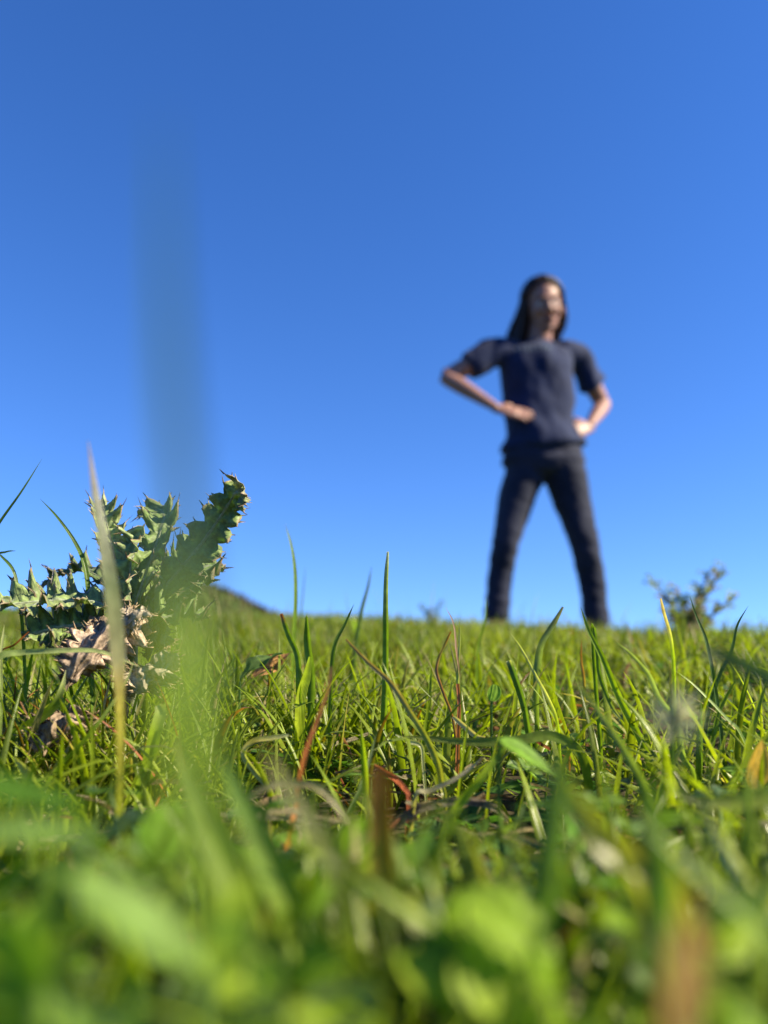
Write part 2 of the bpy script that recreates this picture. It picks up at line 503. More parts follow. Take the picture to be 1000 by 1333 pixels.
def hero(label, pts, mm, cols=None, prof=BLADE, roll=0.0, twist=0.0, fold=0.3, root=True, name="grass_blade", cat="grass blade", mat=None, group=None, n=28):
    """pts: (photo px, photo py, distance) from tip to foot."""
    P = [at(*p) for p in pts]
    if root:
        l, q = P[-1], P[-2]
        g = gzf(l.x, l.y)
        if l.z > g + 0.004:
            d = (l - q); d.z = 0
            P.append(Vector((l.x + d.x * .3, l.y + d.y * .3 + .002, g - 0.002)))
        else:
            l.z = max(l.z, g - .002)
    cols = cols or [(0, GREEN), (1, GREEN)]
    if roll == 0.0 and pts[0][2] > .2:
        roll = random.uniform(-.75, .75) if 'huge' not in label else 0; twist = twist or random.uniform(-.5, .5); mm = mm * .82
        P = [q + Vector((random.gauss(0, .0005), random.gauss(0, .0008), random.gauss(0, .0004))) if 0 < k_ else q for k_, q in enumerate(P)]
    V, F, C, UV = ribbon(P, mm / 1000, prof, roll, twist, (.45 if fold == .3 else fold), cols, n=n)
    o0 = P[-1]
    ob = mesh_obj(name, V - np.array(o0), F, mat or M_GRASS, C, UV)
    ob.location = o0
    return tag(ob, label, cat, group)

HB = hero
# --- left side
HB("tall grey-green blade standing in front of the thistle, straw yellow lower down",
   [(115, 574, .20), (124, 640, .20), (138, 720, .20), (147, 780, .202), (152, 830, .205), (156, 900, .207), (157, 980, .21), (156, 1060, .215)],
   4.3, [(0, (.12, .09, .10)), (.08, (.20, .17, .16)), (.17, (.15, .17, .10)), (.26, (.20, .21, .12)), (.33, (.17, .20, .09)), (.42, (.26, .27, .13)), (.48, (.22, .22, .11)), (.55, (.28, .27, .13)), (.60, (.30, .24, .08)), (.66, YEL), (.8, (.28, .27, .03)), (1, LIME)],
   prof=[(0, .05), (.15, .55), (.3, .85), (.45, 1), (.56, .9), (.64, .5), (.8, .42), (1, .5)], fold=.18, roll=.35)
HB("thin dark blade slanting across the sky at the left edge", [(55, 597, .34), (30, 640, .34), (0, 682, .34), (-40, 740, .34), (-60, 860, .34), (-70, 960, .34)], 1.9, [(0, DGREEN), (1, DGREEN)])
HB("dark curved blade bending left against the sky beside the thistle", [(52, 649, .35), (76, 674, .35), (97, 706, .35), (110, 740, .35), (117, 790, .35), (120, 860, .35), (122, 960, .35)], 2.9, [(0, DGREEN), (1, GREEN)])
HB("small dark blade tip lying flat at the left edge above the thistle leaf", [(21, 717, .36), (8, 720, .36), (-10, 728, .36), (-30, 790, .36), (-36, 900, .36)], 2.2, [(0, DGREEN), (1, DGREEN)])
HB("short dark blade sloping down from the left edge onto the thistle leaf", [(0, 722, .33), (14, 740, .33), (22, 770, .33), (26, 830, .33), (28, 940, .33)], 2.0, [(0, DGREEN), (1, GREEN)], prof=EVEN)
HB("long pale blade arching sideways under the flat thistle leaf", [(182, 868, .30), (160, 856, .30), (120, 848, .30), (70, 845, .30), (30, 848, .30), (0, 855, .30), (-40, 880, .30), (-60, 960, .30)], 3.2, [(0, PALE), (.5, (.30, .38, .12)), (1, GREEN)])
HB("wide green blade rising from the left edge over the lower withered leaf", [(86, 872, .31), (80, 900, .31), (62, 925, .31), (30, 948, .31), (0, 965, .31), (-40, 985, .31)], 5.5, [(0, PALE), (.3, GREEN), (1, GREEN)])
HB("long straight blade running up behind the tall straw yellow blade", [(174, 860, .28), (160, 890, .28), (135, 935, .28), (105, 970, .28), (75, 1005, .28), (55, 1040, .28)], 3.0, [(0, PALE), (.4, GREEN), (1, GREEN)])
HB("two-toned sunlit blade folded over right of the straw yellow blade", [(205, 918, .29), (212, 925, .29), (205, 950, .29), (192, 990, .29), (184, 1030, .29)], 5.5, [(0, PALE), (.4, LIME), (1, GREEN)], prof=EVEN)
HB("short broad pointed blade lying near the lower left edge", [(17, 985, .27), (30, 1000, .27), (42, 1018, .27), (50, 1040, .27)], 6.5, [(0, PALE), (1, GREEN)], prof=[(0, .1), (.4, 1), (.8, .8), (1, .4)])
HB("thin rust brown stem slanting at the left under the thistle leaf", [(38, 822, .32), (15, 838, .32), (0, 850, .32), (-30, 880, .32), (-40, 940, .32)], 1.2, [(0, RED), (1, BROWN)], prof=EVEN, name="dead_grass", cat="dead grass")
HB("upright pale blade at the left edge under the thistle leaf", [(6, 812, .31), (4, 850, .31), (0, 890, .31), (-2, 960, .31)], 2.2, [(0, PALE), (1, GREEN)])
# --- centre, against the sky
HB("thin upright blade rising above the crest left of centre", [(371, 682, .50), (379, 708, .50), (384, 740, .50), (385, 780, .50), (383, 830, .50), (381, 900, .5)], 3.3, [(0, GREEN), (1, GREEN)], roll=.6)
HB("faint slim blade standing just right of the thin upright blade", [(398, 736, .75), (394, 780, .75), (390, 820, .75), (388, 860, .75)], 3.2, [(0, GREYG), (1, GREEN)])
HB("soft grey-green blade leaning right just left of the tall blade with the painted glint", [(484, 737, .62), (479, 765, .62), (471, 795, .62), (464, 840, .62), (462, 880, .62)], 4.2, [(0, GREYG), (1, GREEN)])
HB("tall straight blade with a painted white glint at the tip above the crest", [(505, 718, .37), (504, 760, .37), (503, 800, .37), (502, 840, .37), (500, 900, .37), (499, 980, .37)], 4.2, [(0, (.5, .5, .4)), (.12, (.28, .34, .16)), (.4, GREEN), (1, GREEN)], prof=[(0, .3), (.1, .6), (.4, .85), (1, 1)], fold=.6)  # whitish tip colour is a sun glint painted into the tint
HB("blurred blade standing in front of the person's foot", [(633, 776, .55), (630, 805, .55), (624, 840, .55), (622, 880, .55)], 3.3, [(0, GREEN), (1, GREEN)])
HB("short broad blade leaning right between the person's feet", [(733, 790, .40), (722, 812, .40), (709, 836, .40), (702, 860, .40), (699, 900, .40), (698, 960, .40)], 5.2, [(0, (.22, .2, .1)), (.2, GREYG), (1, GREEN)], prof=[(0, .3), (.15, .7), (.5, 1), (.8, .6), (1, .5)])
HB("long green blade starting before the person's foot and sweeping down right", [(756, 790, .335), (766, 820, .335), (784, 856, .335), (806, 905, .335), (830, 950, .335), (846, 985, .335), (858, 1040, .335)], 3.8, [(0, DGREEN), (.2, GREEN), (.5, LIME), (1, GREEN)], fold=.5)
HB("slim blade curling away behind the long sweeping green blade", [(808, 936, .34), (795, 915, .34), (780, 880, .34), (777, 850, .34), (770, 815, .34), (776, 900, .345), (780, 980, .345)], 2.2, [(0, PALE), (.2, GREEN), (1, GREEN)], prof=EVEN)
HB("pale blade curving over to the right in the right half", [(796, 832, .31), (820, 850, .31), (845, 878, .31), (862, 910, .31), (874, 940, .31), (890, 985, .31), (905, 1010, .31)], 3.2, [(0, GREYG), (.5, (.22, .3, .12)), (1, GREEN)])
HB("slim blade with a dried pinkish tip before the far thistle", [(860, 779, .37), (866, 800, .37), (874, 830, .37), (877, 870, .37), (880, 940, .37)], 2.3, [(0, (.5, .36, .25)), (.3, (.4, .35, .18)), (.5, LIME), (1, GREEN)], prof=EVEN)
HB("dark narrow blade curving right past the far thistle", [(898, 775, .35), (908, 800, .35), (919, 830, .35), (926, 870, .35), (934, 905, .35), (938, 980, .35)], 2.4, [(0, DGREEN), (1, DGREEN)])
HB("dark straight blade crossing it from the upper right", [(974, 789, .36), (962, 815, .36), (952, 846, .36), (938, 878, .36), (925, 930, .36), (915, 990, .36)], 2.3, [(0, DGREEN), (1, DGREEN)])
HB("thick dark out of focus blade reaching in from the right edge", [(918, 846, .125), (940, 852, .125), (975, 868, .125), (1010, 886, .125), (1060, 915, .125), (1100, 1000, .13), (1120, 1200, .13)], 2.9, [(0, (.06, .10, .05)), (1, (.05, .11, .04))], prof=EVEN)
HB("bright thin blade slanting down right across the right tufts", [(878, 872, .33), (900, 888, .33), (925, 912, .33), (945, 935, .33), (965, 955, .33), (985, 1000, .33)], 2.0, [(0, LIME), (.5, (.3, .4, .12)), (1, GREEN)])
HB("upright blade leaning right under the bright slanting blade", [(960, 882, .34), (948, 905, .34), (936, 930, .34), (930, 960, .34), (926, 1000, .34)], 2.6, [(0, GREEN), (1, GREEN)])
HB("dark stiff blade standing on the right below the pale blur", [(913, 910, .31), (913, 950, .31), (911, 990, .31), (909, 1020, .31)], 4.2, [(0, DGREEN), (1, GREEN)], fold=.7)
HB("dark green edge-on blade standing in the right tufts", [(871, 855, .27), (873, 900, .27), (875, 960, .27), (877, 1020, .27), (878, 1080, .27)], 1.6, [(0, BROWN), (.3, DGREEN), (1, DGREEN)])
HB("dull green blade drooping left to right in front of the right tufts", [(742, 880, .22), (770, 920, .22), (800, 960, .22), (825, 1000, .22), (842, 1040, .22), (850, 1100, .22)], 3.2, [(0, GREYG), (1, GREEN)])
HB("orange tipped stem standing below the person's right foot", [(757, 832, .42), (758, 860, .42), (759, 890, .42), (760, 950, .42)], 2.0, [(0, RED), (.4, (.4, .2, .04)), (.6, YEL), (1, GREEN)], name="dead_grass", cat="dead grass")
HB("pale straight blade slanting down right in the middle tufts", [(664, 823, .345), (680, 848, .345), (698, 880, .345), (712, 908, .345), (724, 940, .345), (730, 980, .345)], 2.2, [(0, PALE), (.5, PALE), (.7, LIME), (1, GREEN)])
HB("thick blunt cut dark blade in the middle tufts", [(662, 860, .335), (670, 880, .335), (678, 903, .335), (685, 930, .335), (688, 980, .335)], 3.4, [(0, PALE), (.06, DGREEN), (1, GREEN)], prof=[(0, .8), (.3, 1), (1, .8)], fold=.8)
HB("wide blade with a blunt tip bulging among the middle tufts", [(399, 802, .36), (402, 840, .36), (405, 880, .36), (404, 930, .36)], 5.0, [(0, GREEN), (1, DGREEN)], prof=[(0, .2), (.2, .9), (.6, 1), (1, .8)])
HB("yellow-green backlit broad blade below the blunt blade", [(404, 855, .35), (398, 880, .35), (395, 905, .35), (393, 940, .35)], 6.0, [(0, LIME), (1, (.3, .36, .02))], prof=[(0, .3), (.3, .9), (.7, 1), (1, .8)])
HB("green blade with a dried brown tip leaning left below the mound", [(366, 799, .35), (374, 825, .35), (385, 855, .35), (389, 900, .35), (390, 950, .35)], 3.2, [(0, RED), (.06, BROWN), (.12, GREEN), (1, GREEN)], prof=EVEN)
HB("dark pointed blade leaning right above the middle tufts", [(461, 786, .37), (450, 812, .37), (438, 840, .37), (432, 880, .37), (430, 940, .37)], 2.6, [(0, DGREEN), (1, GREEN)])
HB("blade dried to a pink-brown tip before the crest right of centre", [(580, 790, .36), (592, 812, .36), (597, 845, .36), (599, 880, .36), (603, 930, .36)], 1.5, [(0, (.30, .16, .12)), (.5, (.36, .22, .14)), (.7, GREEN), (1, GREEN)])
HB("thin straw blade standing next to the pink-brown tip", [(598, 802, .36), (598, 840, .36), (597, 880, .36), (598, 930, .36)], 1.7, [(0, PALE), (1, GREEN)])
HB("kinked stem turning orange then brown right of centre", [(587, 822, .35), (581, 838, .35), (572, 854, .35), (567, 872, .35), (573, 890, .35), (582, 906, .35), (590, 935, .35), (596, 990, .35)], 1.7, [(0, (.45, .18, .04)), (.2, (.4, .3, .05)), (.35, (.25, .12, .08)), (1, BROWN)], prof=EVEN, name="dead_grass", cat="dead grass")
HB("short red-brown stub standing at the foot of the middle tufts", [(596, 890, .34), (596, 920, .34), (595, 950, .34)], 2.2, [(0, RED), (1, (.4, .16, .08))], prof=[(0, .8), (1, 1)], name="dead_grass", cat="dead grass")
# --- centre foreground
HB("long arching blade fading from brown tip to yellow-green in the centre", [(450, 832, .29), (478, 860, .29), (508, 890, .29), (535, 925, .29), (556, 960, .29), (570, 995, .29), (578, 1020, .29), (580, 1042, .29)], 3.0, [(0, (.24, .15, .08)), (.25, (.28, .2, .09)), (.5, (.26, .28, .05)), (.9, (.36, .36, .05)), (1, TAN)], prof=[(0, .3), (.2, .7), (.6, 1), (1, .6)], fold=.5)
HB("rust red dry stalk leaning across the dark gap left of centre", [(432, 868, .23), (424, 900, .23), (409, 950, .23), (399, 990, .23), (389, 1040, .23), (376, 1102, .23), (372, 1130, .23)], 2.0, [(0, (.16, .09, .05)), (.3, (.36, .12, .05)), (.6, (.55, .17, .04)), (.85, (.62, .24, .04)), (1, (.3, .15, .08))], prof=[(0, .4), (.3, .8), (.7, 1), (1, 1.2)], name="dead_grass", cat="dead grass")
HB("pale blade folded into a hook left of the rust red stalk", [(376, 957, .30), (352, 960, .30), (327, 966, .30), (320, 980, .30), (332, 1005, .30), (350, 1028, .30), (362, 1060, .30)], 2.8, [(0, PALE), (.3, YEL), (.45, PALE), (1, GREEN)], prof=EVEN, fold=.6)
HB("brownish blade curving over like a bow behind the rust red stalk", [(322, 1040, .20), (345, 1026, .20), (375, 1020, .20), (405, 1021, .20), (428, 1036, .20), (446, 1058, .20), (460, 1090, .20)], 1.7, [(0, (.25, .22, .1)), (.5, TAN), (1, (.3, .3, .1))], prof=EVEN)
HB("pale twisted strip looping at the foot of the rust red stalk", [(352, 1072, .21), (350, 1090, .21), (362, 1105, .21), (380, 1115, .21), (405, 1122, .21), (420, 1140, .21)], 2.4, [(0, (.4, .3, .2)), (1, (.4, .4, .16))], prof=EVEN, twist=1.5, name="dead_grass", cat="dead grass")
HB("bright lime blade standing up left of the blurred brown stub", [(470, 950, .27), (473, 990, .27), (478, 1040, .27), (484, 1080, .27), (488, 1110, .27)], 3.2, [(0, LIME), (1, LIME)], prof=[(0, .3), (.3, 1), (1, .8)])
HB("silvery green blade slanting beside the bright lime blade", [(490, 955, .28), (482, 985, .28), (468, 1025, .28), (450, 1065, .28), (430, 1115, .28)], 2.2, [(0, GREYG), (1, (.2, .26, .12))], fold=.6)
HB("out of focus red-brown stub standing in the centre foreground", [(494, 1000, .14), (495, 1040, .14), (496, 1080, .14), (498, 1130, .14), (500, 1180, .14)], 4.2, [(0, (.16, .07, .02)), (.4, (.14, .09, .02)), (1, (.12, .16, .02))], prof=[(0, .7), (.5, 1), (1, 1)], name="dead_grass", cat="dead grass")
HB("grey-brown woody stem arched over the soil in the centre", [(662, 1068, .27), (640, 1052, .27), (600, 1045, .27), (560, 1050, .27), (530, 1062, .27), (500, 1085, .27), (480, 1110, .27)], 3.8, [(0, (.28, .24, .2)), (1, (.2, .16, .12))], prof=[(0, .4), (.2, .8), (1, 1)], fold=1.0, name="twig", cat="twig", mat=M_DRY)
HB("broad bright blade reaching up right in front of the flat olive blade", [(668, 958, .235), (650, 985, .235), (625, 1015, .235), (600, 1045, .235), (575, 1085, .235)], 3.4, [(0, (.2, .28, .05)), (.4, LIME), (1, GREEN)])
HB("flat olive blade lying level across the centre", [(520, 958, .30), (570, 963, .30), (620, 966, .30), (670, 965, .30), (720, 960, .30), (760, 990, .30)], 4.6, [(0, OLIVE), (1, GREEN)], fold=.2)
HB("straw blade rising to the right above the arched woody stem", [(635, 980, .27), (615, 998, .27), (590, 1015, .27), (560, 1030, .27), (540, 1040, .27)], 2.6, [(0, RED), (.12, (.45, .38, .25)), (1, (.25, .25, .12))], name="dead_grass", cat="dead grass")
HB("dusty green blade curving up right in front of the woody stem", [(685, 1042, .22), (672, 1068, .22), (650, 1090, .22), (625, 1108, .22), (600, 1130, .22)], 3.6, [(0, (.2, .28, .12)), (1, (.1, .18, .06))])
HB("small pale blade tip pointing left in the dark gap", [(515, 956, .31), (530, 964, .31), (545, 973, .31), (552, 1000, .31)], 2.4, [(0, (.5, .5, .28)), (1, PALE)], prof=[(0, .2), (.3, 1), (1, .4)])
HB("broken pale blade lying on the litter in the centre", [(590, 933, .33), (605, 945, .33), (620, 955, .33), (632, 961, .33)], 2.8, [(0, (.5, .45, .25)), (1, (.5, .42, .25))], prof=EVEN, name="dead_grass", cat="dead grass", root=False)
HB("curled red-orange dry leaf in the dark gap", [(487, 996, .285), (500, 1002, .285), (515, 1012, .285), (526, 1026, .285), (530, 1040, .285)], 2.8, [(0, (.6, .25, .1)), (.3, (.5, .14, .05)), (1, (.25, .07, .03))], prof=EVEN, twist=1.5, name="fallen_leaf", cat="leaf", mat=M_DRY)
# --- very near, heavily blurred
HB("huge out of focus blade right at the lens rising into the sky", [(212, 140, .037), (217, 330, .037), (224, 480, .037), (234, 600, .037), (240, 700, .037), (246, 800, .037), (250, 920, .037), (258, 1100, .038), (265, 1500, .04)], 2.2,
   [(0, (.03, .10, .04)), (.45, (.05, .10, .07)), (.55, (.16, .24, .04)), (.72, (.24, .36, .04)), (1, (.2, .34, .04))], prof=[(0, .04), (.08, .25), (.2, .48), (.32, .58), (.42, .56), (.52, .85), (.60, 1.1), (.70, .9), (.8, .45), (1, .4)], fold=.2, mat=M_FAR)
for i, (lab, pts, mm, cc) in enumerate([
    ("blurred blade with a brown tip leaning left in the lower left", [(222, 960, .12), (250, 1030, .12), (290, 1110, .12), (330, 1190, .12), (370, 1290, .12)], 5.5, [(0, (.2, .14, .04)), (.15, (.14, .2, .04)), (1, LIME)]),
    ("broad blurred bright blade sweeping down right in the lower left", [(292, 985, .115), (320, 1050, .115), (355, 1130, .115), (390, 1210, .115), (420, 1310, .115)], 5.0, [(0, (.14, .24, .05)), (1, LIME)]),
    ("slim blurred blade behind the two bright sweeping blades", [(205, 1040, .13), (240, 1090, .13), (262, 1150, .13), (275, 1230, .13)], 3.0, [(0, GREEN), (1, GREEN)]),
    ("hazy blurred blade standing left of the red-brown stub's far side", [(345, 968, .10), (362, 1000, .10), (395, 1050, .10), (430, 1110, .10), (450, 1200, .10)], 2.6, [(0, (.20, .17, .04)), (1, (.14, .2, .03))]),
    ("hazy wide blade crossing the lower right tufts", [(845, 1000, .10), (850, 1060, .10), (856, 1130, .10), (860, 1230, .10)], 3.4, [(0, (.1, .17, .04)), (1, (.12, .22, .03))]),
    ("hazy blade leaning left over the lower right", [(700, 985, .11), (740, 1030, .11), (780, 1090, .11), (830, 1130, .11), (880, 1200, .11)], 4.0, [(0, (.12, .2, .04)), (.6, (.35, .30, .05)), (1, LIME)]),
    ("blurred blade with a painted white glint at the lower right edge", [(905, 1040, .13), (930, 1080, .13), (955, 1125, .13), (985, 1175, .13), (1020, 1230, .13)], 2.4, [(0, (.2, .24, .1)), (.5, (.5, .52, .4)), (1, (.6, .62, .5))]),  # glint painted as near-white tint along the lower half
    ("olive blurred blade lying flat at the right edge", [(880, 1035, .17), (930, 1045, .17), (985, 1040, .17), (1040, 1030, .17), (1080, 1080, .17)], 4.5, [(0, OLIVE), (1, LIME)]),
    ("blurred grey-green blade running up to the left in the bottom left corner", [(110, 1080, .09), (80, 1140, .09), (50, 1200, .09), (20, 1270, .09), (-10, 1350, .09)], 3.6, [(0, (.11, .20, .03)), (1, (.16, .28, .03))]),
    ("pale blurred blade low in the bottom left corner", [(0, 1255, .08), (50, 1290, .08), (110, 1330, .08), (160, 1380, .08)], 3.0, [(0, (.2, .32, .06)), (1, (.16, .28, .04))]),
    ("wide blurred upright blade in front of the lower right tufts", [(735, 960, .105), (728, 1020, .105), (718, 1090, .105), (705, 1180, .105), (700, 1280, .105)], 3.6, [(0, (.12, .19, .05)), (1, (.1, .2, .03))]),
    ]):
    HB(lab, pts, mm, cc)

# ------------------------------------------------------------------ broad leaves
def leaflet_grid(nu=9, nv=5):
    u = np.linspace(0, 1, nu); v = np.linspace(-1, 1, nv)
    U, Vv = np.meshgrid(u, v, indexing='ij')
    i = np.arange(nu - 1)[:, None] * nv + np.arange(nv - 1)[None, :]
    F = np.stack([i, i + 1, i + nv + 1, i + nv], -1).reshape(-1, 4)
    return U, Vv, F

def leaflet(origin, direction, normal, L, W, col, shape='ovate', cup=.25, droop=.3, wob=.0, nu=9, nv=5, chevron=False, seed=0):
    d = Vector(direction).normalized(); n = Vector(normal); n = (n - d * n.dot(d)).normalized(); s = d.cross(n)
    U, Vv, F = leaflet_grid(nu, nv)
    if shape == 'obovate':
        prof = np.sin(np.pi * np.clip(U, 0, 1) ** 1.35) ** .62
        prof = np.where(U > .999, .22, prof)
    elif shape == 'round':
        prof = np.sqrt(np.clip(1 - (2 * U - 1) ** 2, 0, 1)) + .02
    elif shape == 'lobed':
        prof = np.sin(np.pi * U ** .8) ** .6 * (0.72 + .28 * np.abs(np.sin(U * np.pi * 3.5)))
    else:
        prof = np.sin(np.pi * U ** .75) ** .8
    prof = np.clip(prof, .03, None)
    x = U * L; y = Vv * prof * W / 2
    z = cup * np.abs(Vv) ** 1.6 * prof * W / 2 - droop * U ** 2 * L + wob * L * np.sin(U * 9 + seed) * Vv
    P = (np.array(origin)[None, None, :] + x[..., None] * np.array(d) + y[..., None] * np.array(s) + z[..., None] * np.array(n))
    c = np.array(col)[None, None, :] * np.ones(U.shape + (1,))
    c = np.where((np.abs(Vv) < .12)[..., None], c * 1.25, c)
    if chevron:
        m = np.exp(-((U - .5 - .16 * np.abs(Vv)) / .07) ** 2)[..., None]
        c = c * (1 - .45 * m) + np.array([.28, .36, .2]) * .45 * m
    return P.reshape(-1, 3), F, c.reshape(-1, 3), np.stack([Vv.ravel(), U.ravel()], 1)

class Acc:
    def __init__(s): s.V = []; s.F = []; s.C = []; s.U = []; s.n = 0
    def add(s, V, F, C, U):
        s.V.append(V); s.F.append(F + s.n); s.C.append(C); s.U.append(U); s.n += len(V)
    def build(s, name, mat, parent=None, origin=None):
        V = np.concatenate(s.V)
        if origin is not None: V = V - np.array(origin)
        o = mesh_obj(name, V, np.concatenate(s.F), mat, np.concatenate(s.C), np.concatenate(s.U), parent=parent)
        if origin is not None and parent is None: o.location = origin
        return o

def tube(P, rad, col, k=6, n=12):
    C = catmull(P, n); T = unit(np.gradient(C, axis=0))
    ref = np.array([0.13, 0.21, 0.97]) if abs(T[0][2]) < .9 else np.array([1.0, .1, .05])
    a = unit(np.cross(T, ref)); b = np.cross(T, a)
    r = np.interp(np.linspace(0, 1, n), np.linspace(0, 1, len(rad)), rad)
    ang = np.arange(k) * 2 * np.pi / k
    V = C[:, None, :] + r[:, None, None] * (np.cos(ang)[None, :, None] * a[:, None, :] + np.sin(ang)[None, :, None] * b[:, None, :])
    i = np.arange(n - 1)[:, None] * k; j = np.arange(k)[None, :]; j2 = (j + 1) % k
    F = np.stack([i + j, i + j2, i + k + j2, i + k + j], -1).reshape(-1, 4)
    Cc = np.ones((n * k, 1)) * np.array(col)[None, :]
    U = np.stack([np.tile(ang / 3, n), np.repeat(np.linspace(0, 1, n), k)], 1)
    return V.reshape(-1, 3), F, Cc, U

def clover(acc, x, y, h, size, col, lean=None):
    g = gzf(x, y)
    top = Vector((x + random.uniform(-.3, .3) * h, y + random.uniform(-.3, .3) * h, g + h))
    acc.add(*tube([(x, y, g - .003), ((x * .6 + top.x * .4), y, g + h * .6), tuple(top)], [.0006, .0005], (.12, .2, .05), k=4, n=5))
    n = Vector((random.uniform(-.5, .5), random.uniform(-.5, .5), 1)).normalized()
    a0 = random.uniform(0, 6.28)
    t = n.orthogonal().normalized(); b = n.cross(t)
    for k in range(3):
        a = a0 + k * 2.094 + random.uniform(-.15, .15)
        d = t * math.cos(a) + b * math.sin(a) + n * random.uniform(0, .25)
        acc.add(*leaflet(top, d, n, size, size * .95, col, 'obovate', cup=random.uniform(.1, .5), droop=random.uniform(0, .3), nu=7, nv=5, chevron=True, seed=k))

def rosette(acc, x, y, L, W, nl, col, shape='ovate', tilt=(.2, .9)):
    g = gzf(x, y)
    a0 = random.uniform(0, 6.28)
    for k in range(nl):
        a = a0 + k * 2.4; el = random.uniform(*tilt)
        d = Vector((math.cos(a) * math.cos(el), math.sin(a) * math.cos(el), math.sin(el)))
        n = Vector((-math.cos(a) * math.sin(el), -math.sin(a) * math.sin(el), math.cos(el)))
        s = random.uniform(.6, 1.1)
        c = np.array(col) * random.uniform(.8, 1.25)
        acc.add(*leaflet((x, y, g + .002), d, n, L * s, W * s, c, shape, cup=.3, droop=random.uniform(.1, .7), wob=.04, nu=11, nv=5, seed=k))

gc = Acc()
LG = [(.05, .12, .016), (.075, .16, .018), (.04, .09, .022), (.11, .19, .022), (.06, .12, .03)]
for i in range(300):
    y = random.uniform(.075, .9) if i > 120 else random.uniform(.075, .24)
    x = random.uniform(-1, 1) * (.58 * y + .06)
    hmax = CAM.z - .030 - gzf(x, y) if y < .28 else .04
    clover(gc, x, y, min(random.uniform(.010, .036) if y < .26 else random.uniform(.006, .024), hmax), random.uniform(.005, .010) if y > .2 else random.uniform(.007, .013), random.choice(LG))
o = gc.build("clover_cover", M_LEAF)
tag(o, "low clover leaves growing thickly among the grass of the foreground", "clover", None, "stuff")
gc = Acc()
for i in range(230):
    y = random.uniform(.085, .8) if i > 110 else random.uniform(.08, .24)
    x = random.uniform(-1, 1) * (.58 * y + .05)
    rosette(gc, x, y, random.uniform(.018, .034), random.uniform(.007, .014), random.randint(4, 7), random.choice(LG), random.choice(['ovate', 'obovate', 'lobed']))
for i in range(260):
    y = random.uniform(.3, 2.6); x = random.uniform(-1, 1) * (.58 * y + .1)
    k_ = min(1, .45 + y * .4)
    rosette(gc, x, y, random.uniform(.03, .055) * k_, random.uniform(.009, .016) * k_, random.randint(3, 5), random.choice(LG + [(.16, .24, .02)]), random.choice(['ovate', 'lobed']), tilt=(.5, 1.3))
o = gc.build("weed_rosettes", M_LEAF)
tag(o, "low broad leaved weeds forming a dark mat under the grass", "weeds", None, "stuff")

# dead litter lying between the tufts
la = Acc()
for i in range(1300):
    y = random.uniform(.1, 1.1); x = random.uniform(-1, 1) * (.58 * y + .06)
    g = gzf(x, y) + random.uniform(.002, .018)
    a = random.uniform(0, 6.28); L = random.uniform(.012, .04)
    p = [Vector((x, y, g))]
    for k in range(3):
        a += random.uniform(-.6, .6)
        p.append(p[-1] + Vector((math.cos(a), math.sin(a), random.uniform(-.3, .35))) * L / 3)
    c = random.choice([(.40, .33, .18), (.30, .22, .11), (.18, .11, .06), (.46, .40, .24), (.28, .11, .05)])
    la.add(*ribbon(p, random.uniform(.0008, .0024), EVEN, random.uniform(0, 3), random.uniform(-3, 3), .3, [(0, c), (1, c)], n=7, up=(0.02, .03, 1)))
o = la.build("grass_litter", M_DRY)
tag(o, "dry straw and brown litter scattered between the tufts", "litter", None, "stuff")

# ------------------------------------------------------------------ single leaves the photo picks out
def one_leaf(name, label, cat, px, py, Y, L, W, col, dirv, nrm, shape='ovate', mat=None, stem=True, **kw):
    c = at(px, py, Y); d = Vector(dirv).normalized()
    o0 = c - d * L * .5
    acc = Acc()
    acc.add(*leaflet(o0, d, nrm, L, W, col, shape, nu=17, nv=9, **kw))
    if stem:
        g = gzf(o0.x, o0.y)
        acc.add(*tube([(o0.x + .002, o0.y + .003, g - .002), (o0.x, o0.y + .002, (g + o0.z) / 2), tuple(o0)], [.0008, .0006], (.12, .2, .05), k=5, n=6))
    o = acc.build(name, mat or M_LEAF, origin=o0)
    return tag(o, label, cat)
one_leaf("leaf", "bright yellow-green leaf standing up in the lower centre", "leaf", 474, 1100, .165, .011, .009, (.22, .36, .025), (.1, -.1, 1), (.2, -1, .2), 'round', cup=.2, droop=.05)
one_leaf("leaf", "pale green leaf just right of and below the bright yellow-green leaf", "leaf", 507, 1132, .15, .013, .0075, (.26, .34, .09), (.35, -.2, -.9), (.3, -1, .3), cup=.2, droop=.1)
one_leaf("leaf", "narrow green leaf pointing up right beside the pale green leaf", "leaf", 540, 1118, .16, .013, .006, (.15, .28, .04), (.6, 0, .8), (.2, -1, .3), cup=.2, droop=.1)
one_leaf("leaf", "round blurred lime leaf low on the left behind the pale broad leaf", "leaf", 218, 1082, .15, .010, .010, (.14, .27, .02), (.1, .1, 1), (.3, -1, .1), 'round', cup=.2, droop=.05)
one_leaf("leaf", "large pale out of focus leaf lying across the lower left", "leaf", 190, 1200, .075, .0160, .0052, (.17, .28, .05), (1, .2, -.65), (.2, -.5, 1), cup=.2, droop=.1)
one_leaf("leaf", "long pale blurred leaf at the left edge below the short pointed blade", "leaf", 40, 1080, .085, .0150, .0036, (.17, .28, .06), (1, .1, .05), (.1, -.5, 1), cup=.2, droop=.1)
one_leaf("leaf", "dark green blurred leaf at the left edge just above the long pale one", "leaf", 30, 1030, .10, .016, .0042, (.07, .16, .015), (1, .1, -.15), (.1, -.6, 1), cup=.2, droop=.1)
one_leaf("leaf", "yellow-green lobed leaf blurred in the lower right centre", "leaf", 665, 1205, .10, .012, .010, (.22, .34, .02), (.6, -.2, -.3), (.1, -.7, .8), 'lobed', cup=.2, droop=.1)
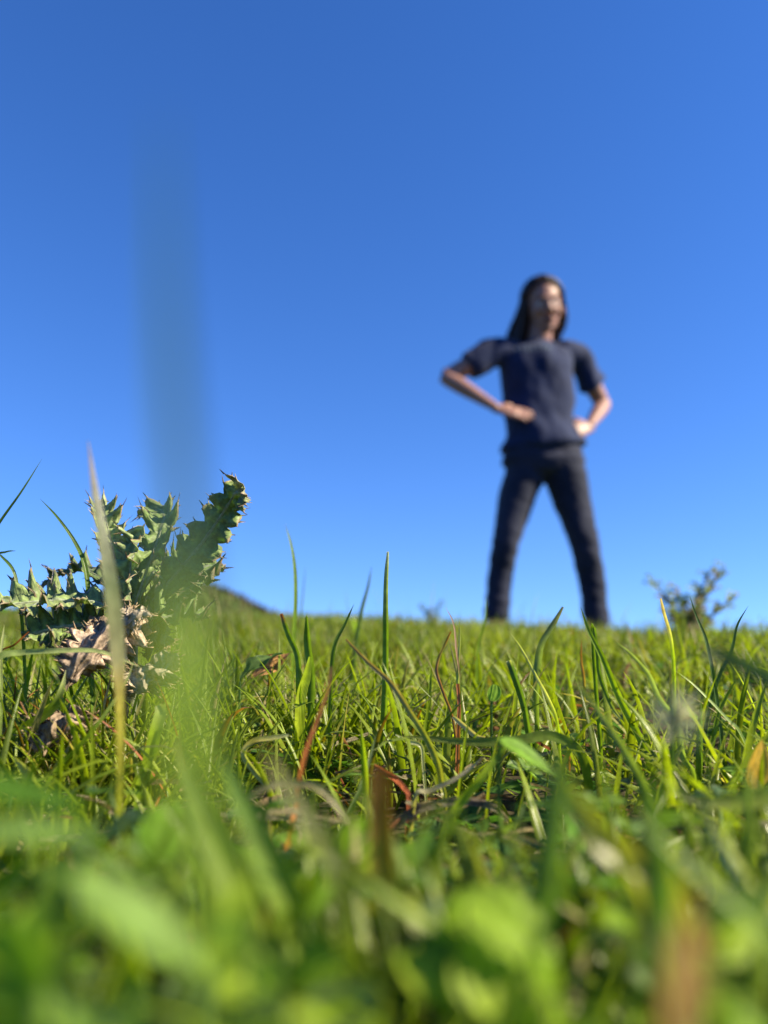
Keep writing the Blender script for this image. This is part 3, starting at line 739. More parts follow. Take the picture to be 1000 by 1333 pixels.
one_leaf("leaf", "golden brown dying leaf blurred in the bottom right corner", "leaf", 895, 1270, .060, .011, .0038, (.40, .22, .07), (.25, 0, 1), (.5, -1, .3), cup=.2, droop=.1)
one_leaf("leaf", "yellow curled leaf at the right edge among the tufts", "leaf", 985, 995, .26, .016, .010, (.55, .34, .04), (.5, 0, 1), (.6, -1, .3), cup=.4, droop=.1)
one_leaf("leaf", "bright pointed leaf standing in the lower right centre", "leaf", 752, 1090, .19, .012, .005, (.12, .30, .03), (-.3, 0, 1), (.5, -1, .2), cup=.3, droop=.1)
one_leaf("leaf", "broad sunlit green leaf tilted behind the right end of the flat olive blade", "leaf", 690, 985, .22, .019, .007, (.17, .32, .025), (1, -.1, -.55), (.1, -.6, 1), cup=.3, droop=.1)
one_leaf("leaf", "small round lime leaf in the middle tufts", "leaf", 643, 902, .35, .0075, .0065, (.20, .34, .03), (.3, 0, 1), (.4, -1, .4), 'round', cup=.2, droop=.05)
one_leaf("leaf", "dark wide leaf shaded behind the tufts below the mound", "leaf", 334, 862, .385, .024, .010, (.09, .15, .04), (.8, .3, 1), (-.3, -.6, 1), 'lobed', cup=.5, droop=.35, wob=.08)
one_leaf("leaf", "orange-brown withered leaf beside the dark wide leaf", "leaf", 354, 864, .42, .026, .009, (.42, .22, .08), (1, .2, .7), (.2, -1, .6), mat=M_DRY, stem=False, cup=.3, droop=.1, wob=.1)
one_leaf("leaf", "dark orange out of focus leaf bit left of the yellow-green lobed leaf", "leaf", 598, 1192, .16, .007, .004, (.45, .14, .03), (1, 0, .1), (.2, -1, .5), cup=.3, droop=.1)
fl = Acc()
for i in range(150):
    Y = random.uniform(.07, .155); px = random.uniform(-60, 1060); py = random.uniform(1110 + (0.155 - Y) * 900, 1420)
    c = at(px, py, Y); g = gzf(c.x, c.y)
    if c.z < g + .004: continue
    d = Vector((random.uniform(-1, 1), random.uniform(-.4, .4), random.uniform(-.3, 1))).normalized()
    L = random.uniform(.005, .0105); W_ = L * random.uniform(.35, .9)
    col = random.choice([(.19, .31, .015), (.08, .16, .012), (.25, .35, .018), (.035, .08, .012), (.12, .22, .012)])
    nr = (random.uniform(-.6, 1), -random.uniform(.2, 1), random.uniform(-.2, 1))
    fl.add(*leaflet(c - d * L * .5, d, nr, L, W_, col, random.choice(['ovate', 'obovate', 'lobed', 'round']), cup=.3, droop=.2, nu=9, nv=5, seed=i))
    o0_ = c - d * L * .5
    fl.add(*tube([(o0_.x, o0_.y + .002, g - .002), (o0_.x, o0_.y + .001, (g + o0_.z) / 2), tuple(o0_)], [.0005, .0004], (.12, .2, .05), k=4, n=5))
fb = Acc()
for i in range(46):
    Y = random.uniform(.085, .165); px = random.uniform(-40, 1040); py = random.uniform(1010, 1180)
    t_ = at(px, py, Y); g = gzf(t_.x, t_.y); hgt = t_.z - g
    ln = random.uniform(-.9, .9)
    b_ = Vector((t_.x - ln * hgt, Y + random.uniform(-.01, .02), 0)); b_.z = gzf(b_.x, b_.y) - .002
    m_ = t_.lerp(b_, .5) + Vector((-ln * hgt * .18, 0, hgt * .12))
    col = random.choice([(.19, .31, .015), (.13, .22, .012), (.26, .36, .018), (.10, .18, .02), (.24, .26, .05)])
    fb.add(*ribbon([t_, m_, b_], random.uniform(.002, .0038), BLADE, random.uniform(-.6, .6), random.uniform(-.6, .6), .45, [(0, col), (1, col)], n=16))
tag(fb.build("leaning_blades", M_GRASS), "blurred bright grass blades leaning across the bottom of the view", "grass", None, "stuff")
tag(fl.build("low_leaves", M_LEAF), "small out of focus lime and green leaves massed along the bottom of the view", "leaves", None, "stuff")
# pale seed fluff and stubs
def seed_head(label, px, py, Y, r, L, col, base):
    c = at(px, py, Y); g = gzf(c.x, c.y)
    acc = Acc()
    acc.add(*tube([(c.x + .003, c.y, g - .002), (c.x + .001, c.y, (c.z + g) / 2), tuple(c)], [.0006, .0005], base, k=5, n=8))
    r0 = random.Random(int(px))
    for k in range(60):
        a = r0.uniform(0, 6.28); e = r0.uniform(-1.2, 1.5)
        d = Vector((math.cos(a) * math.cos(e), math.sin(a) * math.cos(e), math.sin(e)))
        acc.add(*ribbon([c + d * L, c + d * L * .5, c], r, [(0, .2), (.5, 1), (1, .5)], 0, 0, .2, [(0, col), (1, col)], n=5))
    o = acc.build("seed_head", M_FLUFF, origin=c)
    return tag(o, label, "seed head")
seed_head("pale fluffy seed head blurred among the right tufts", 878, 935, .175, .0004, .0080, (.40, .40, .22), (.1, .16, .05))
seed_head("small tan stub of a seed head in the lower centre right", 726, 1150, .19, .0007, .007, (.32, .22, .12), (.2, .15, .07))
seed_head("narrow tan seed head left of the small tan stub", 652, 1160, .18, .0007, .006, (.38, .3, .16), (.2, .2, .07))

# ------------------------------------------------------------------ thistle
def thistle_leaf(P, W, lobes, up, col, parent, name="leaf", fold=.5, ruffle=.55, seed=0, n=None, pale=True, spine=.0044, roll=0., twist=0., tipcol=None, start=.08, env=None, spines=True):
    """P midrib from base to tip; spiny lobes alternate up and down."""
    rl = 8
    n = lobes * rl + 1
    C = catmull(P, n); T = unit(np.gradient(C, axis=0))
    s = np.linspace(0, 1, n)
    ref = np.broadcast_to(np.asarray(up, float), C.shape)
    side = unit(np.cross(T, ref)); nor = np.cross(side, T)
    a = roll + twist * s
    side, nor = side * np.cos(a)[:, None] + nor * np.sin(a)[:, None], nor * np.cos(a)[:, None] - side * np.sin(a)[:, None]
    ph = (np.arange(n) % rl) / rl
    cyc = np.arange(n) // rl
    r = np.random.default_rng(seed)
    amp = r.uniform(.75, 1.15, (2, lobes + 1))
    hv = np.array([0, .12, .3, .5, .7, .86, 1.0])
    vv = np.concatenate([-hv[::-1][:-1], hv]); k = len(vv)
    e = np.interp(s, *zip(*(env or [(0, .12), (start, .3), (.3, .9), (.55, 1), (.8, .75), (.95, .4), (1, .12)])))
    V = np.zeros((n, k, 3)); Cc = np.zeros((n, k, 3))
    for j, v in enumerate(vv):
        sg = 0 if v < 0 else 1
        off = 0.0 if sg == 0 else .5
        p = (ph + off) % 1.0
        q = np.abs(p - .5) * 2                    # 0 at the lobe tip, 1 in the sinus
        lob = 1 - q ** 2.4
        am = amp[sg][np.minimum(cyc, lobes)]
        wv = W * .5 * e * (.56 + .50 * lob * am)
        av = abs(v)
        d = wv * av
        fwd = wv * lob * av ** 2 * .22
        # each lobe: half of it turned up, the other half down, so the edge crumples
        updown = np.sin((p - .25) * 2 * np.pi) * .55 + np.where(cyc % 2 == sg, .7, -.25)
        z = fold * d + ruffle * wv * av ** 1.6 * updown * (.5 + .5 * lob)
        z += np.sin(ph * 4 * np.pi + v * 5 + cyc * 1.7) * wv * av * .20
        z += (vnoise(s * lobes * 2.5 + seed, np.full(n, v * 3.0), seed) * W * .12) * (1 - .4 * av)
        V[:, j] = C + side * (np.sign(v) * d)[:, None] + nor * z[:, None] + T * fwd[:, None]
        c = np.array(col)[None, :] * (1.0 + .35 * vnoise(s * 30 + seed, np.full(n, v * 4), 3))[:, None]
        if av < .05 and pale: c = np.ones((n, 1)) * np.array([[.34, .38, .22]])
        if av > .9: c = c * .6 + np.array([[.36, .34, .17]]) * .4
        if av > .8:
            tipm = (lob > .95)[:, None] & (av > .95)
            c = np.where(tipm, np.array([[.34, .24, .14]]), c)
        tm = sstep(.82, 1, s)[:, None] * .5
        if tipcol is not None: c = c * (1 - tm) + np.array([tipcol]) * tm
        Cc[:, j] = c
    verts = V.reshape(-1, 3); cols = Cc.reshape(-1, 3)
    i = np.arange(n - 1)[:, None] * k + np.arange(k - 1)[None, :]
    F = np.stack([i, i + 1, i + k + 1, i + k], -1).reshape(-1, 4)
    UV = np.stack(np.broadcast_arrays(vv[None, :], s[:, None]), -1).reshape(-1, 2)
    # spines: slender pyramids grown out of the lobe tips, sharing their edge vertices
    ev, ef, ec = [], [], []
    N0 = len(verts)
    if spines:
        for sg in (0, 1):
            j = 0 if sg == 0 else k - 1
            jj = 1 if sg == 0 else k - 2
            for row in range(1, n - 1):
                p = (ph[row] + (0 if sg == 0 else .5)) % 1.0
                tip = abs(p - .5) < .01
                minor = abs(p - .25) < .01 or abs(p - .75) < .01
                if not (tip or minor): continue
                L = spine * (1 if tip else .55) * r.uniform(.7, 1.2)
                d = unit(V[row, j] - V[row, jj]) + T[row] * r.uniform(.1, .5) + nor[row] * r.uniform(-.3, .5)
                apex = V[row, j] + unit(d) * L
                b = .22 if tip else .15
                A = V[row, j] + (V[row - 1, j] - V[row, j]) * b; B = V[row, j] + (V[row + 1, j] - V[row, j]) * b
                Cq = V[row, j] + nor[row] * .0003
                m = N0 + len(ev)
                ev += [A, B, Cq, apex]
                ef += [(row * k + j, m, m + 3, m + 2), (row * k + j, m + 2, m + 3, m + 1), (row * k + j, m + 1, m + 3, m)]
                ec += [(.42, .34, .2)] * 3 + [(.5, .38, .24)]
        verts = np.vstack([verts, ev]); cols = np.vstack([cols, ec])
        UV = np.vstack([UV, np.zeros((len(ev), 2))])
        F = np.vstack([F, np.array(ef)])
    # midrib: raised tube on the under side, welded in by overlap
    o = mesh_obj(name, verts, F, M_THISTLE, cols, UV, parent=parent)
    md = o.modifiers.new("thick", 'SOLIDIFY'); md.thickness = .00032; md.offset = 0
    rb = Acc(); cc = catmull(P, 16)
    rb.add(*tube([tuple(q) for q in cc], [W * .045, W * .035, W * .012], (.34, .38, .22) if pale else col, k=6, n=20))
    mid = rb.build("midrib", M_THISTLE, parent=o)
    return o

def withered(P, W, parent, seed, name="withered_leaf", folds=5, col=(.36, .27, .18), up=(0, -1, .3)):
    n = 60; k = 25
    C = catmull(P, n); T = unit(np.gradient(C, axis=0))
    s = np.linspace(0, 1, n); v = np.linspace(-1, 1, k)
    ref = np.broadcast_to(np.asarray(up, float), C.shape)
    side = unit(np.cross(T, ref)); nor = np.cross(side, T)
    a = 2.2 * (s - .4)
    side, nor = side * np.cos(a)[:, None] + nor * np.sin(a)[:, None], nor * np.cos(a)[:, None] - side * np.sin(a)[:, None]
    e = np.interp(s, [0, .1, .4, .75, 1], [.35, .7, 1, .8, .15]) * (1 + .3 * vnoise(s * 14, s * 0 + seed, seed))
    Sg, Vg = np.meshgrid(s, v, indexing='ij')
    z = np.sin(Vg * folds * 2.2 + np.sin(Sg * 8 + seed) * 1.6) * W * .10 + vnoise(Sg * 7 + seed, Vg * 2.0, seed) * W * .42 + vnoise(Sg * 9, Vg * 11 + seed, seed) * W * .10
    rag = 1 + 1.1 * vnoise(Sg * 34, Vg * 0 + seed, 2) * (np.abs(Vg) > .7)
    curl = -np.abs(Vg) ** 2 * W * .42
    V = C[:, None, :] + side[:, None, :] * (Vg * W * .5 * e[:, None] * rag)[..., None] + nor[:, None, :] * ((z + curl) * (.4 + .6 * e[:, None]))[..., None]
    m = (vnoise(Sg * 12 + seed, Vg * 6, seed + 1) + .5)[..., None]
    st = (.5 + vnoise(Sg * 4, Vg * 15 + seed, 6) * 1.6)[..., None]
    c = np.array(col) * (.55 + .75 * m) * (.8 + .35 * st)
    i = np.arange(n - 1)[:, None] * k + np.arange(k - 1)[None, :]
    F = np.stack([i, i + 1, i + k + 1, i + k], -1).reshape(-1, 4)
    # frayed prickles along both edges
    Vf = V.reshape(-1, 3); Cf = c.reshape(-1, 3); ev = []; ef = []; ec = []
    rr = np.random.default_rng(seed)
    for j, sg in ((0, -1), (k - 1, 1)):
        for row in range(2, n - 2, 2):
            d = side[row] * sg + T[row] * rr.uniform(-.6, .6) + nor[row] * rr.uniform(-.8, .8)
            b = V[row, j]; b2 = b + (V[row + 1, j] - b) * .35
            mI = len(Vf) + len(ev)
            ev += [b2, b + unit(d) * rr.uniform(.0015, .004), b + nor[row] * .0003]
            ef += [(row * k + j, mI, mI + 1, mI + 2)]; ec += [(.45, .33, .2)] * 3
    Vf = np.vstack([Vf, ev]); Cf = np.vstack([Cf, ec]); F = np.vstack([F, ef])
    UV = np.vstack([np.stack([Vg.ravel(), Sg.ravel()], 1), np.zeros((len(ev), 2))])
    o = mesh_obj(name, Vf, F, M_DRY, Cf, UV, parent=parent)
    md = o.modifiers.new("thick", 'SOLIDIFY'); md.thickness = .0004; md.offset = 0
    return o

TY = .345
hub = at(172, 830, TY + .01)
tb = Vector((hub.x, hub.y, gzf(hub.x, hub.y)))
TH = empty("thistle", tb, "grey-green spiny thistle on the left with brown withered leaves hanging at its foot", "thistle")
TG = (.18, .26, .065); TGD = (.11, .165, .045); TGL = (.27, .34, .12)
def A(*p): return [at(*q) for q in p]
# right erect leaf, seen from its under side with curled lit lobes
thistle_leaf(A((175, 815, .35), (205, 775, .35), (240, 735, .348), (268, 700, .345), (290, 668, .34), (305, 645, .335), (316, 634, .33)), .0205, 9, (.35, -1, .25), TG, TH, fold=-.15, ruffle=.75, seed=3, tipcol=(.42, .32, .24), env=[(0, .12), (.2, .5), (.4, 1), (.6, .85), (.8, .75), (.95, .6), (1, .3)])
# middle leaf arching up then curling over
thistle_leaf(A((172, 800, .35), (182, 770, .352), (196, 730, .356), (208, 695, .36), (214, 672, .365), (204, 664, .372), (180, 672, .38)), .0155, 8, (.1, -1, .5), TG, TH, fold=.3, ruffle=.9, seed=8, tipcol=(.36, .34, .2))
# upright leaf behind the tall blade
thistle_leaf(A((165, 810, .36), (158, 770, .36), (150, 730, .362), (142, 695, .365), (134, 665, .37), (126, 656, .375)), .0150, 10, (.5, -.9, .1), TGL, TH, fold=.6, ruffle=.7, seed=14, tipcol=(.38, .36, .26))
thistle_leaf(A((170, 800, .345), (168, 765, .34), (172, 730, .338), (180, 700, .338), (183, 705, .342)), .0135, 6, (-.5, -.9, .1), TGL, TH, fold=.5, ruffle=.8, seed=17)
# flat leaf reaching to the left edge
thistle_leaf(A((165, 806, .35), (130, 786, .34), (90, 783, .335), (50, 784, .33), (10, 788, .325), (-35, 794, .32), (-70, 804, .318)), .0225, 10, (0, -.62, .8), (.21, .28, .09), TH, fold=.25, ruffle=.5, seed=21, env=[(0, .12), (.12, .5), (.3, .9), (.6, 1), (.85, .7), (1, .15)])
# dark leaf bent down behind it
thistle_leaf(A((150, 775, .375), (130, 752, .38), (105, 742, .385), (80, 748, .39), (55, 765, .392)), .0145, 6, (0, -.5, .9), TGD, TH, fold=.3, ruffle=.7, seed=25)
thistle_leaf(A((176, 812, .352), (196, 770, .358), (222, 742, .362), (234, 730, .368), (238, 722, .372)), .014, 6, (.2, -1, .3), TG, TH, fold=.4, ruffle=.9, seed=52)
thistle_leaf(A((168, 806, .36), (176, 765, .37), (186, 742, .376), (195, 728, .38)), .015, 6, (-.2, -1, .3), TGD, TH, fold=.3, ruffle=.9, seed=57)
thistle_leaf(A((178, 822, .345), (212, 790, .35), (248, 764, .352), (270, 748, .35)), .017, 6, (.1, -.9, .5), TG, TH, fold=.3, ruffle=.9, seed=61)
# low leaves to the right and front
thistle_leaf(A((180, 820, .36), (205, 790, .37), (235, 762, .38), (262, 742, .39), (285, 735, .40)), .026, 7, (.2, -.8, .6), TG, TH, fold=.4, ruffle=.7, seed=31)
thistle_leaf(A((170, 830, .34), (205, 808, .34), (240, 800, .345), (270, 805, .35)), .022, 6, (0, -.5, .9), TG, TH, fold=.3, ruffle=.7, seed=36)
thistle_leaf(A((150, 820, .345), (110, 815, .34), (70, 818, .335), (30, 830, .33)), .026, 7, (0, -.8, .6), TG, TH, fold=.2, ruffle=.6, seed=41)
# stem and heart
st = Acc()
st.add(*tube([(tb.x, tb.y, tb.z - .004), (tb.x + .001, tb.y, (tb.z + hub.z) / 2), tuple(hub)], [.0032, .003, .0026], (.12, .13, .06), k=10, n=10))
stem_o = st.build("stem", M_THISTLE, parent=TH)
WL = [
    ([(180, 798, .335), (158, 812, .328), (134, 832, .322), (112, 858, .318), (95, 886, .316)], .0140, 4, (.44, .33, .23)),
    ([(122, 802, .338), (112, 826, .334), (102, 850, .332), (92, 872, .33)], .0120, 12, (.38, .28, .18)),
    ([(140, 806, .33), (120, 830, .325), (106, 862, .322), (84, 900, .32)], .0100, 33, (.30, .22, .14)),
    ([(208, 846, .33), (200, 866, .326), (190, 886, .324), (184, 905, .325)], .0130, 7, (.42, .36, .24)),
    ([(192, 872, .334), (178, 888, .33), (172, 908, .33)], .0100, 28, (.26, .22, .15)),
    ([(92, 918, .314), (80, 938, .311), (66, 960, .310), (54, 984, .31)], .0120, 9, (.34, .25, .16)),
    ([(74, 924, .316), (60, 944, .314), (46, 966, .314)], .0110, 44, (.22, .16, .10)),
    ([(100, 925, .315), (98, 945, .314), (90, 968, .315)], .0090, 51, (.28, .20, .12)),
    ([(190, 820, .34), (203, 816, .345), (202, 842, .345), (192, 858, .35)], .0100, 19, (.36, .24, .15)),
    ([(150, 800, .325), (160, 806, .322), (176, 798, .322), (186, 790, .325)], .0070, 23, (.46, .38, .28)),
]
for pp, ww, sd_, cc in WL:
    withered(A(*pp), ww * 1.35, TH, sd_, folds=3, col=cc)

# ------------------------------------------------------------------ far thistle on the right and small weeds
def far_weed(label, px, pyb, pyt, Y, wpx, nst, seed, name="young_thistle", cols=((.20, .26, .09), (.27, .33, .10), (.30, .22, .16))):
    r = random.Random(seed)
    b = at(px, pyb, Y); g = gzf(b.x, b.y)
    rt = empty(name, (b.x, b.y, g), label, "thistle" if "thistle" in name else "weed")
    H = at(px, pyt, Y).z - g
    Wd = wpx / FPX * Y
    spread = [(-.50, .86), (-.16, .76), (.16, .98), (.36, 1.04), (.58, .70), (.05, .5), (-.36, .5)][:nst]
    for k, (fx, fh) in enumerate(spread):
        top = Vector((b.x + fx * Wd, b.y + r.uniform(-.3, .3) * Wd, g + H * fh))
        mid = Vector((b.x + fx * Wd * .35, b.y, g + H * fh * .55))
        sa = Acc(); sa.add(*tube([(b.x, b.y, g - .01), tuple(mid), tuple(top)], [.0045, .003, .0012], (.12, .12, .06), k=6, n=9))
        so_ = sa.build("stem", M_THISTLE, parent=rt)
        c = catmull([(b.x, b.y, g), tuple(mid), tuple(top)], 14)
        for m in [q for q in range(1, 14) for _ in (0, 1)]:
            a = r.uniform(0, 6.28) ; L = r.uniform(.034, .058) * (1.15 - m / 20) * (H / .18)
            d = Vector((math.cos(a), math.sin(a) * .8, r.uniform(.3, 1.1))).normalized()
            p0 = Vector(c[m]); col = r.choice(cols)
            la = Acc(); la.add(*leaflet(p0, d, (0 - d.x * .3, -.3, 1), L, L * .42, col, 'lobed', cup=.5, droop=.15, wob=.12, nu=15, nv=5, seed=m))
            la.build("leaf", M_THISTLE, parent=rt)
    return rt
far_weed("dark bushy young thistle out of focus on the crest at the right", 903, 850, 745, 1.45, 104, 7, 3)
far_weed("tiny dark weed on the crest left of the person's foot", 567, 815, 782, 1.9, 40, 3, 6, name="small_weed", cols=((.10, .17, .09), (.13, .2, .09)))
# daisies catching the sun on the crest
def daisy(px, py, Y, label):
    c = at(px, py, Y); g = gzf(c.x, c.y)
    rt = empty("daisy", (c.x, c.y, g), label, "daisy")
    a = Acc(); a.add(*tube([(c.x, c.y, g - .005), (c.x, c.y, (c.z + g) / 2), tuple(c)], [.001, .001], (.1, .16, .04), k=5, n=6)); a.build("stem", M_GRASS, parent=rt)
    for k in range(12):
        an = k * 6.283 / 12
        p = Acc(); p.add(*leaflet(c, (math.cos(an), math.sin(an), .35), (-math.cos(an) * .35, -math.sin(an) * .35, 1), .009, .0035, (.75, .74, .72), 'ovate', nu=6, nv=3, droop=.1))
        p.build("petal", M_LEAF, parent=rt)
    e = Acc(); e.add(*tube([(c.x, c.y, c.z - .001), (c.x, c.y, c.z + .001), (c.x, c.y, c.z + .002)], [.0028, .003, .0004], (.6, .42, .04), k=8, n=5)); e.build("flower_centre", M_LEAF, parent=rt)
daisy(462, 806, 1.5, "white daisy out of focus by the base of the tall blade with the painted glint")
daisy(425, 802, 2.1, "smaller white daisy out of focus on the crest further left")

# ------------------------------------------------------------------ scrub on the mound
def scrub():
    N = 11000
    x = rng.normal(-3.9, 1.9, N); y = rng.uniform(9.5, 16.5, N)
    z = gz(x, y)
    ok = z > -.9
    x, y, z = x[ok], y[ok], z[ok]
    N = len(x)
    acc = Acc()
    h = rng.uniform(.03, .16, N) * (1 + 1.2 * (vnoise(x * 1.6, y * 1.6, 8) + .2).clip(0, 1))
    phi = rng.uniform(0, 6.28, N)
    r = rng.random(N)[:, None]
    cb = np.array([.04, .045, .02]) * (1 - r) + np.array([.10, .065, .038]) * r
    V, F, C, U = blades(np.stack([x, y, z - .02], 1), phi, h, rng.uniform(.03, .07, N), rng.uniform(.1, .9, N), rng.uniform(.1, .9, N), rng.normal(0, 1, N), 4, cb, cb * 1.1, three=False)
    o = mesh_obj("hill_scrub", V, F, M_FAR, C, U)
    tag(o, "dark brown-green scrub covering the distant mound behind the thistle", "scrub", None, "stuff")
scrub()

# ------------------------------------------------------------------ the person on the crest
def loft(cs, rs, ref=(1, 0, 0), k=20, power=2.0):
    """Closed elliptical loft.  cs centres, rs (half width along ref, half depth)."""
    C = np.array([tuple(c) for c in cs], float); n = len(C)
    T = unit(np.gradient(C, axis=0))
    rf = np.asarray(ref, float)
    a = unit(rf[None, :] - T * (T @ rf)[:, None]); b = np.cross(T, a)
    ang = np.arange(k) * 2 * np.pi / k
    ca = np.sign(np.cos(ang)) * np.abs(np.cos(ang)) ** (2 / power); sa = np.sign(np.sin(ang)) * np.abs(np.sin(ang)) ** (2 / power)
    rs = np.array(rs, float)
    V = C[:, None, :] + a[:, None, :] * (ca[None, :] * rs[:, 0:1])[..., None] + b[:, None, :] * (sa[None, :] * rs[:, 1:2])[..., None]
    V = V.reshape(-1, 3).tolist()
    F = []
    for i in range(n - 1):
        for j in range(k):
            F.append((i * k + j, i * k + (j + 1) % k, (i + 1) * k + (j + 1) % k, (i + 1) * k + j))
    V.append((C[0] - T[0] * rs[0].min() * .45).tolist()); V.append((C[-1] + T[-1] * rs[-1].min() * .45).tolist())
    for j in range(k):
        F.append((n * k, (j + 1) % k, j)); F.append((n * k + 1, (n - 1) * k + j, (n - 1) * k + (j + 1) % k))
    return V, F

def loftc(cs, rs, n=14, **kw):
    C = catmull(cs, n)
    rs = np.array([(r, r) if np.isscalar(r) else r for r in rs], float)
    t = np.linspace(0, 1, len(rs)); u = np.linspace(0, 1, n)
    Rr = np.stack([np.interp(u, t, rs[:, 0]), np.interp(u, t, rs[:, 1])], 1)
    return loft(C, Rr, **kw)

def ellipsoid(c, r, M=None, n=10, k=16):
    V = []; F = []
    M = M or Matrix.Identity(3)
    for i in range(1, n):
        th = math.pi * i / n
        for j in range(k):
            p = 2 * math.pi * j / k
            V.append(tuple(Vector(c) + M @ Vector((r[0] * math.sin(th) * math.cos(p), r[1] * math.sin(th) * math.sin(p), -r[2] * math.cos(th)))))
    for i in range(n - 2):
        for j in range(k):
            F.append((i * k + j, i * k + (j + 1) % k, (i + 1) * k + (j + 1) % k, (i + 1) * k + j))
    V.append(tuple(Vector(c) + M @ Vector((0, 0, -r[2])))); V.append(tuple(Vector(c) + M @ Vector((0, 0, r[2]))))
    m = (n - 1) * k
    for j in range(k):
        F.append((m, (j + 1) % k, j)); F.append((m + 1, (n - 2) * k + j, (n - 2) * k + (j + 1) % k))
    return V, F

def fuse(name, parts, voxel, smooth, mat, parent, disp=None, final=0):
    V = []; F = []
    for v, f in parts:
        o = len(V); V += [tuple(x) for x in v]; F += [tuple(i + o for i in q) for q in f]
    me = bpy.data.meshes.new(name); me.from_pydata(V, [], F)
    bm = bmesh.new(); bm.from_mesh(me); bmesh.ops.recalc_face_normals(bm, faces=bm.faces); bm.to_mesh(me); bm.free()
    tmp = bpy.data.objects.new(name + "_tmp", me); COL.objects.link(tmp)
    rm = tmp.modifiers.new("r", 'REMESH'); rm.mode = 'VOXEL'; rm.voxel_size = voxel
    sm = tmp.modifiers.new("s", 'SMOOTH'); sm.iterations = smooth; sm.factor = .5
    dg = bpy.context.evaluated_depsgraph_get(); dg.update()
    m2 = bpy.data.meshes.new_from_object(tmp.evaluated_get(dg))
    bpy.data.objects.remove(tmp); bpy.data.meshes.remove(me)
    n = len(m2.vertices); co = np.zeros(n * 3, np.float32); m2.vertices.foreach_get("co", co); co = co.reshape(-1, 3)
    if disp is not None:
        no = np.zeros(n * 3, np.float32); m2.vertex_normals.foreach_get("vector", no); no = no.reshape(-1, 3)
        co = co + no * disp(co, no)[:, None].astype(np.float32)
    o0 = np.array(parent.location)
    m2.vertices.foreach_set("co", (co - o0).astype(np.float32).ravel())
    m2.polygons.foreach_set("use_smooth", np.ones(len(m2.polygons), dtype=bool))
    m2.materials.clear(); m2.materials.append(mat)
    m2.update(); m2.name = name
    ob = bpy.data.objects.new(name, m2); COL.objects.link(ob); ob.parent = parent
    return ob

M_SKIN = plain_mat("skin", (.26, .135, .098), rough=.5, spec=.4, noise=.12, scale=18, sss=.15, bump=.1, bscale=300)
M_SHIRT = plain_mat("navy_cotton", (.007, .015, .052), rough=.85, spec=.2, noise=.2, scale=9, bump=.4, bscale=45, bdist=.006, sheen=.10)
M_JEAN = plain_mat("dark_denim", (.005, .010, .030), rough=.85, spec=.2, noise=.35, scale=6, bump=.4, bscale=60, bdist=.005, sheen=.10, col2=(.016, .020, .042))
M_HAIR = plain_mat("dark_brown_hair", (.022, .012, .009), rough=.6, spec=.25, noise=.3, scale=30)
M_BOOT = plain_mat("brown_boot_leather", (.10, .06, .035), rough=.6, spec=.3, noise=.3, scale=25, bump=.3)
M_EYE = plain_mat("eye_white", (.42, .40, .38), rough=.2, spec=.6, noise=.03)
M_IRIS = plain_mat("eye_dark_iris", (.03, .018, .01), rough=.15, spec=.6, noise=.03)
M_LIP = plain_mat("lips", (.20, .07, .06), rough=.4, spec=.4, noise=.1)
M_PRINT = plain_mat("faded_shirt_print", (.07, .09, .12), rough=.9, spec=.1, noise=.5, scale=60)

YP = 3.5
def p(px, py, dy=0.0): return at(px, py, YP + dy)
foot_mid = p(710, 800); fz = gzf(foot_mid.x, YP)
PER = empty("person", (foot_mid.x, YP, fz), "person in dark t-shirt and dark trousers standing with hands on hips on the crest", "person")

def hand(wr, fdir, nrm, up, s=1.05, curl=.5, thumb=1):
    """wr wrist, fdir along the hand, nrm back-of-hand normal, up = towards the index side."""
    f = Vector(fdir).normalized(); n = Vector(nrm); n = (n - f * n.dot(f)).normalized(); u = f.cross(n)
    if u.dot(Vector(up)) < 0: u = -u
    wr = Vector(wr)
    parts = [loftc([wr - f * .02, wr + f * .01 * s, wr + f * .05 * s, wr + f * .088 * s], [(.026 * s, .018 * s), (.030 * s, .017 * s), (.040 * s, .015 * s), (.038 * s, .012 * s)], ref=tuple(u), n=8, k=14)]
    for q, (off, L, r) in enumerate([(.030, .072, .0090), (.010, .080, .0092), (-.010, .074, .0088), (-.029, .058, .0080)]):
        b = wr + f * .078 * s + u * off * s
        d1 = (f + u * off * 2.2); a1, a2, a3 = curl * .5, curl * 1.2, curl * 1.8
        pts = [b]
        for aa, ll in ((a1, .45), (a2, .30), (a3, .25)):
            dd = (d1.normalized() * math.cos(aa) - n * math.sin(aa))
            pts.append(pts[-1] + dd * L * ll * s)
        parts.append(loftc(pts, [r * s, r * s, r * .93 * s, r * .75 * s], ref=tuple(u), n=9, k=10))
    b = wr + f * .022 * s + u * .026 * s
    tp = [b, b + (f * .6 + u * .75 - n * .2).normalized() * .034 * s, b + (f * .85 + u * .62 - n * .45).normalized() * .066 * s]
    parts.append(loftc(tp, [.013 * s, .0105 * s, .0085 * s], ref=tuple(n), n=7, k=10))
    return parts

# joints
shL, elL, wrL = p(644, 458, -.03), p(581, 491, -.06), p(648, 532, -.13)
shR, elR, wrR = p(752, 466, .05), p(785, 527, .17), p(766, 556, -.02)
neck0, neck1 = p(701, 456, .02), p(704, 428, -.01)
# head frame
HS = 1.16
yaw, pit, rol = R(4), R(16), R(-4)
HM = (Matrix.Rotation(yaw, 3, 'Z') @ Matrix.Rotation(pit, 3, 'X') @ Matrix.Rotation(rol, 3, 'Y'))
HC = p(707, 400, -.03)
def hp(x, y, z): return HC + HM @ (Vector((x, y, z)) * HS)
def he(c, r, **k): return ellipsoid(hp(*c), tuple(q * HS for q in r), HM, **k)

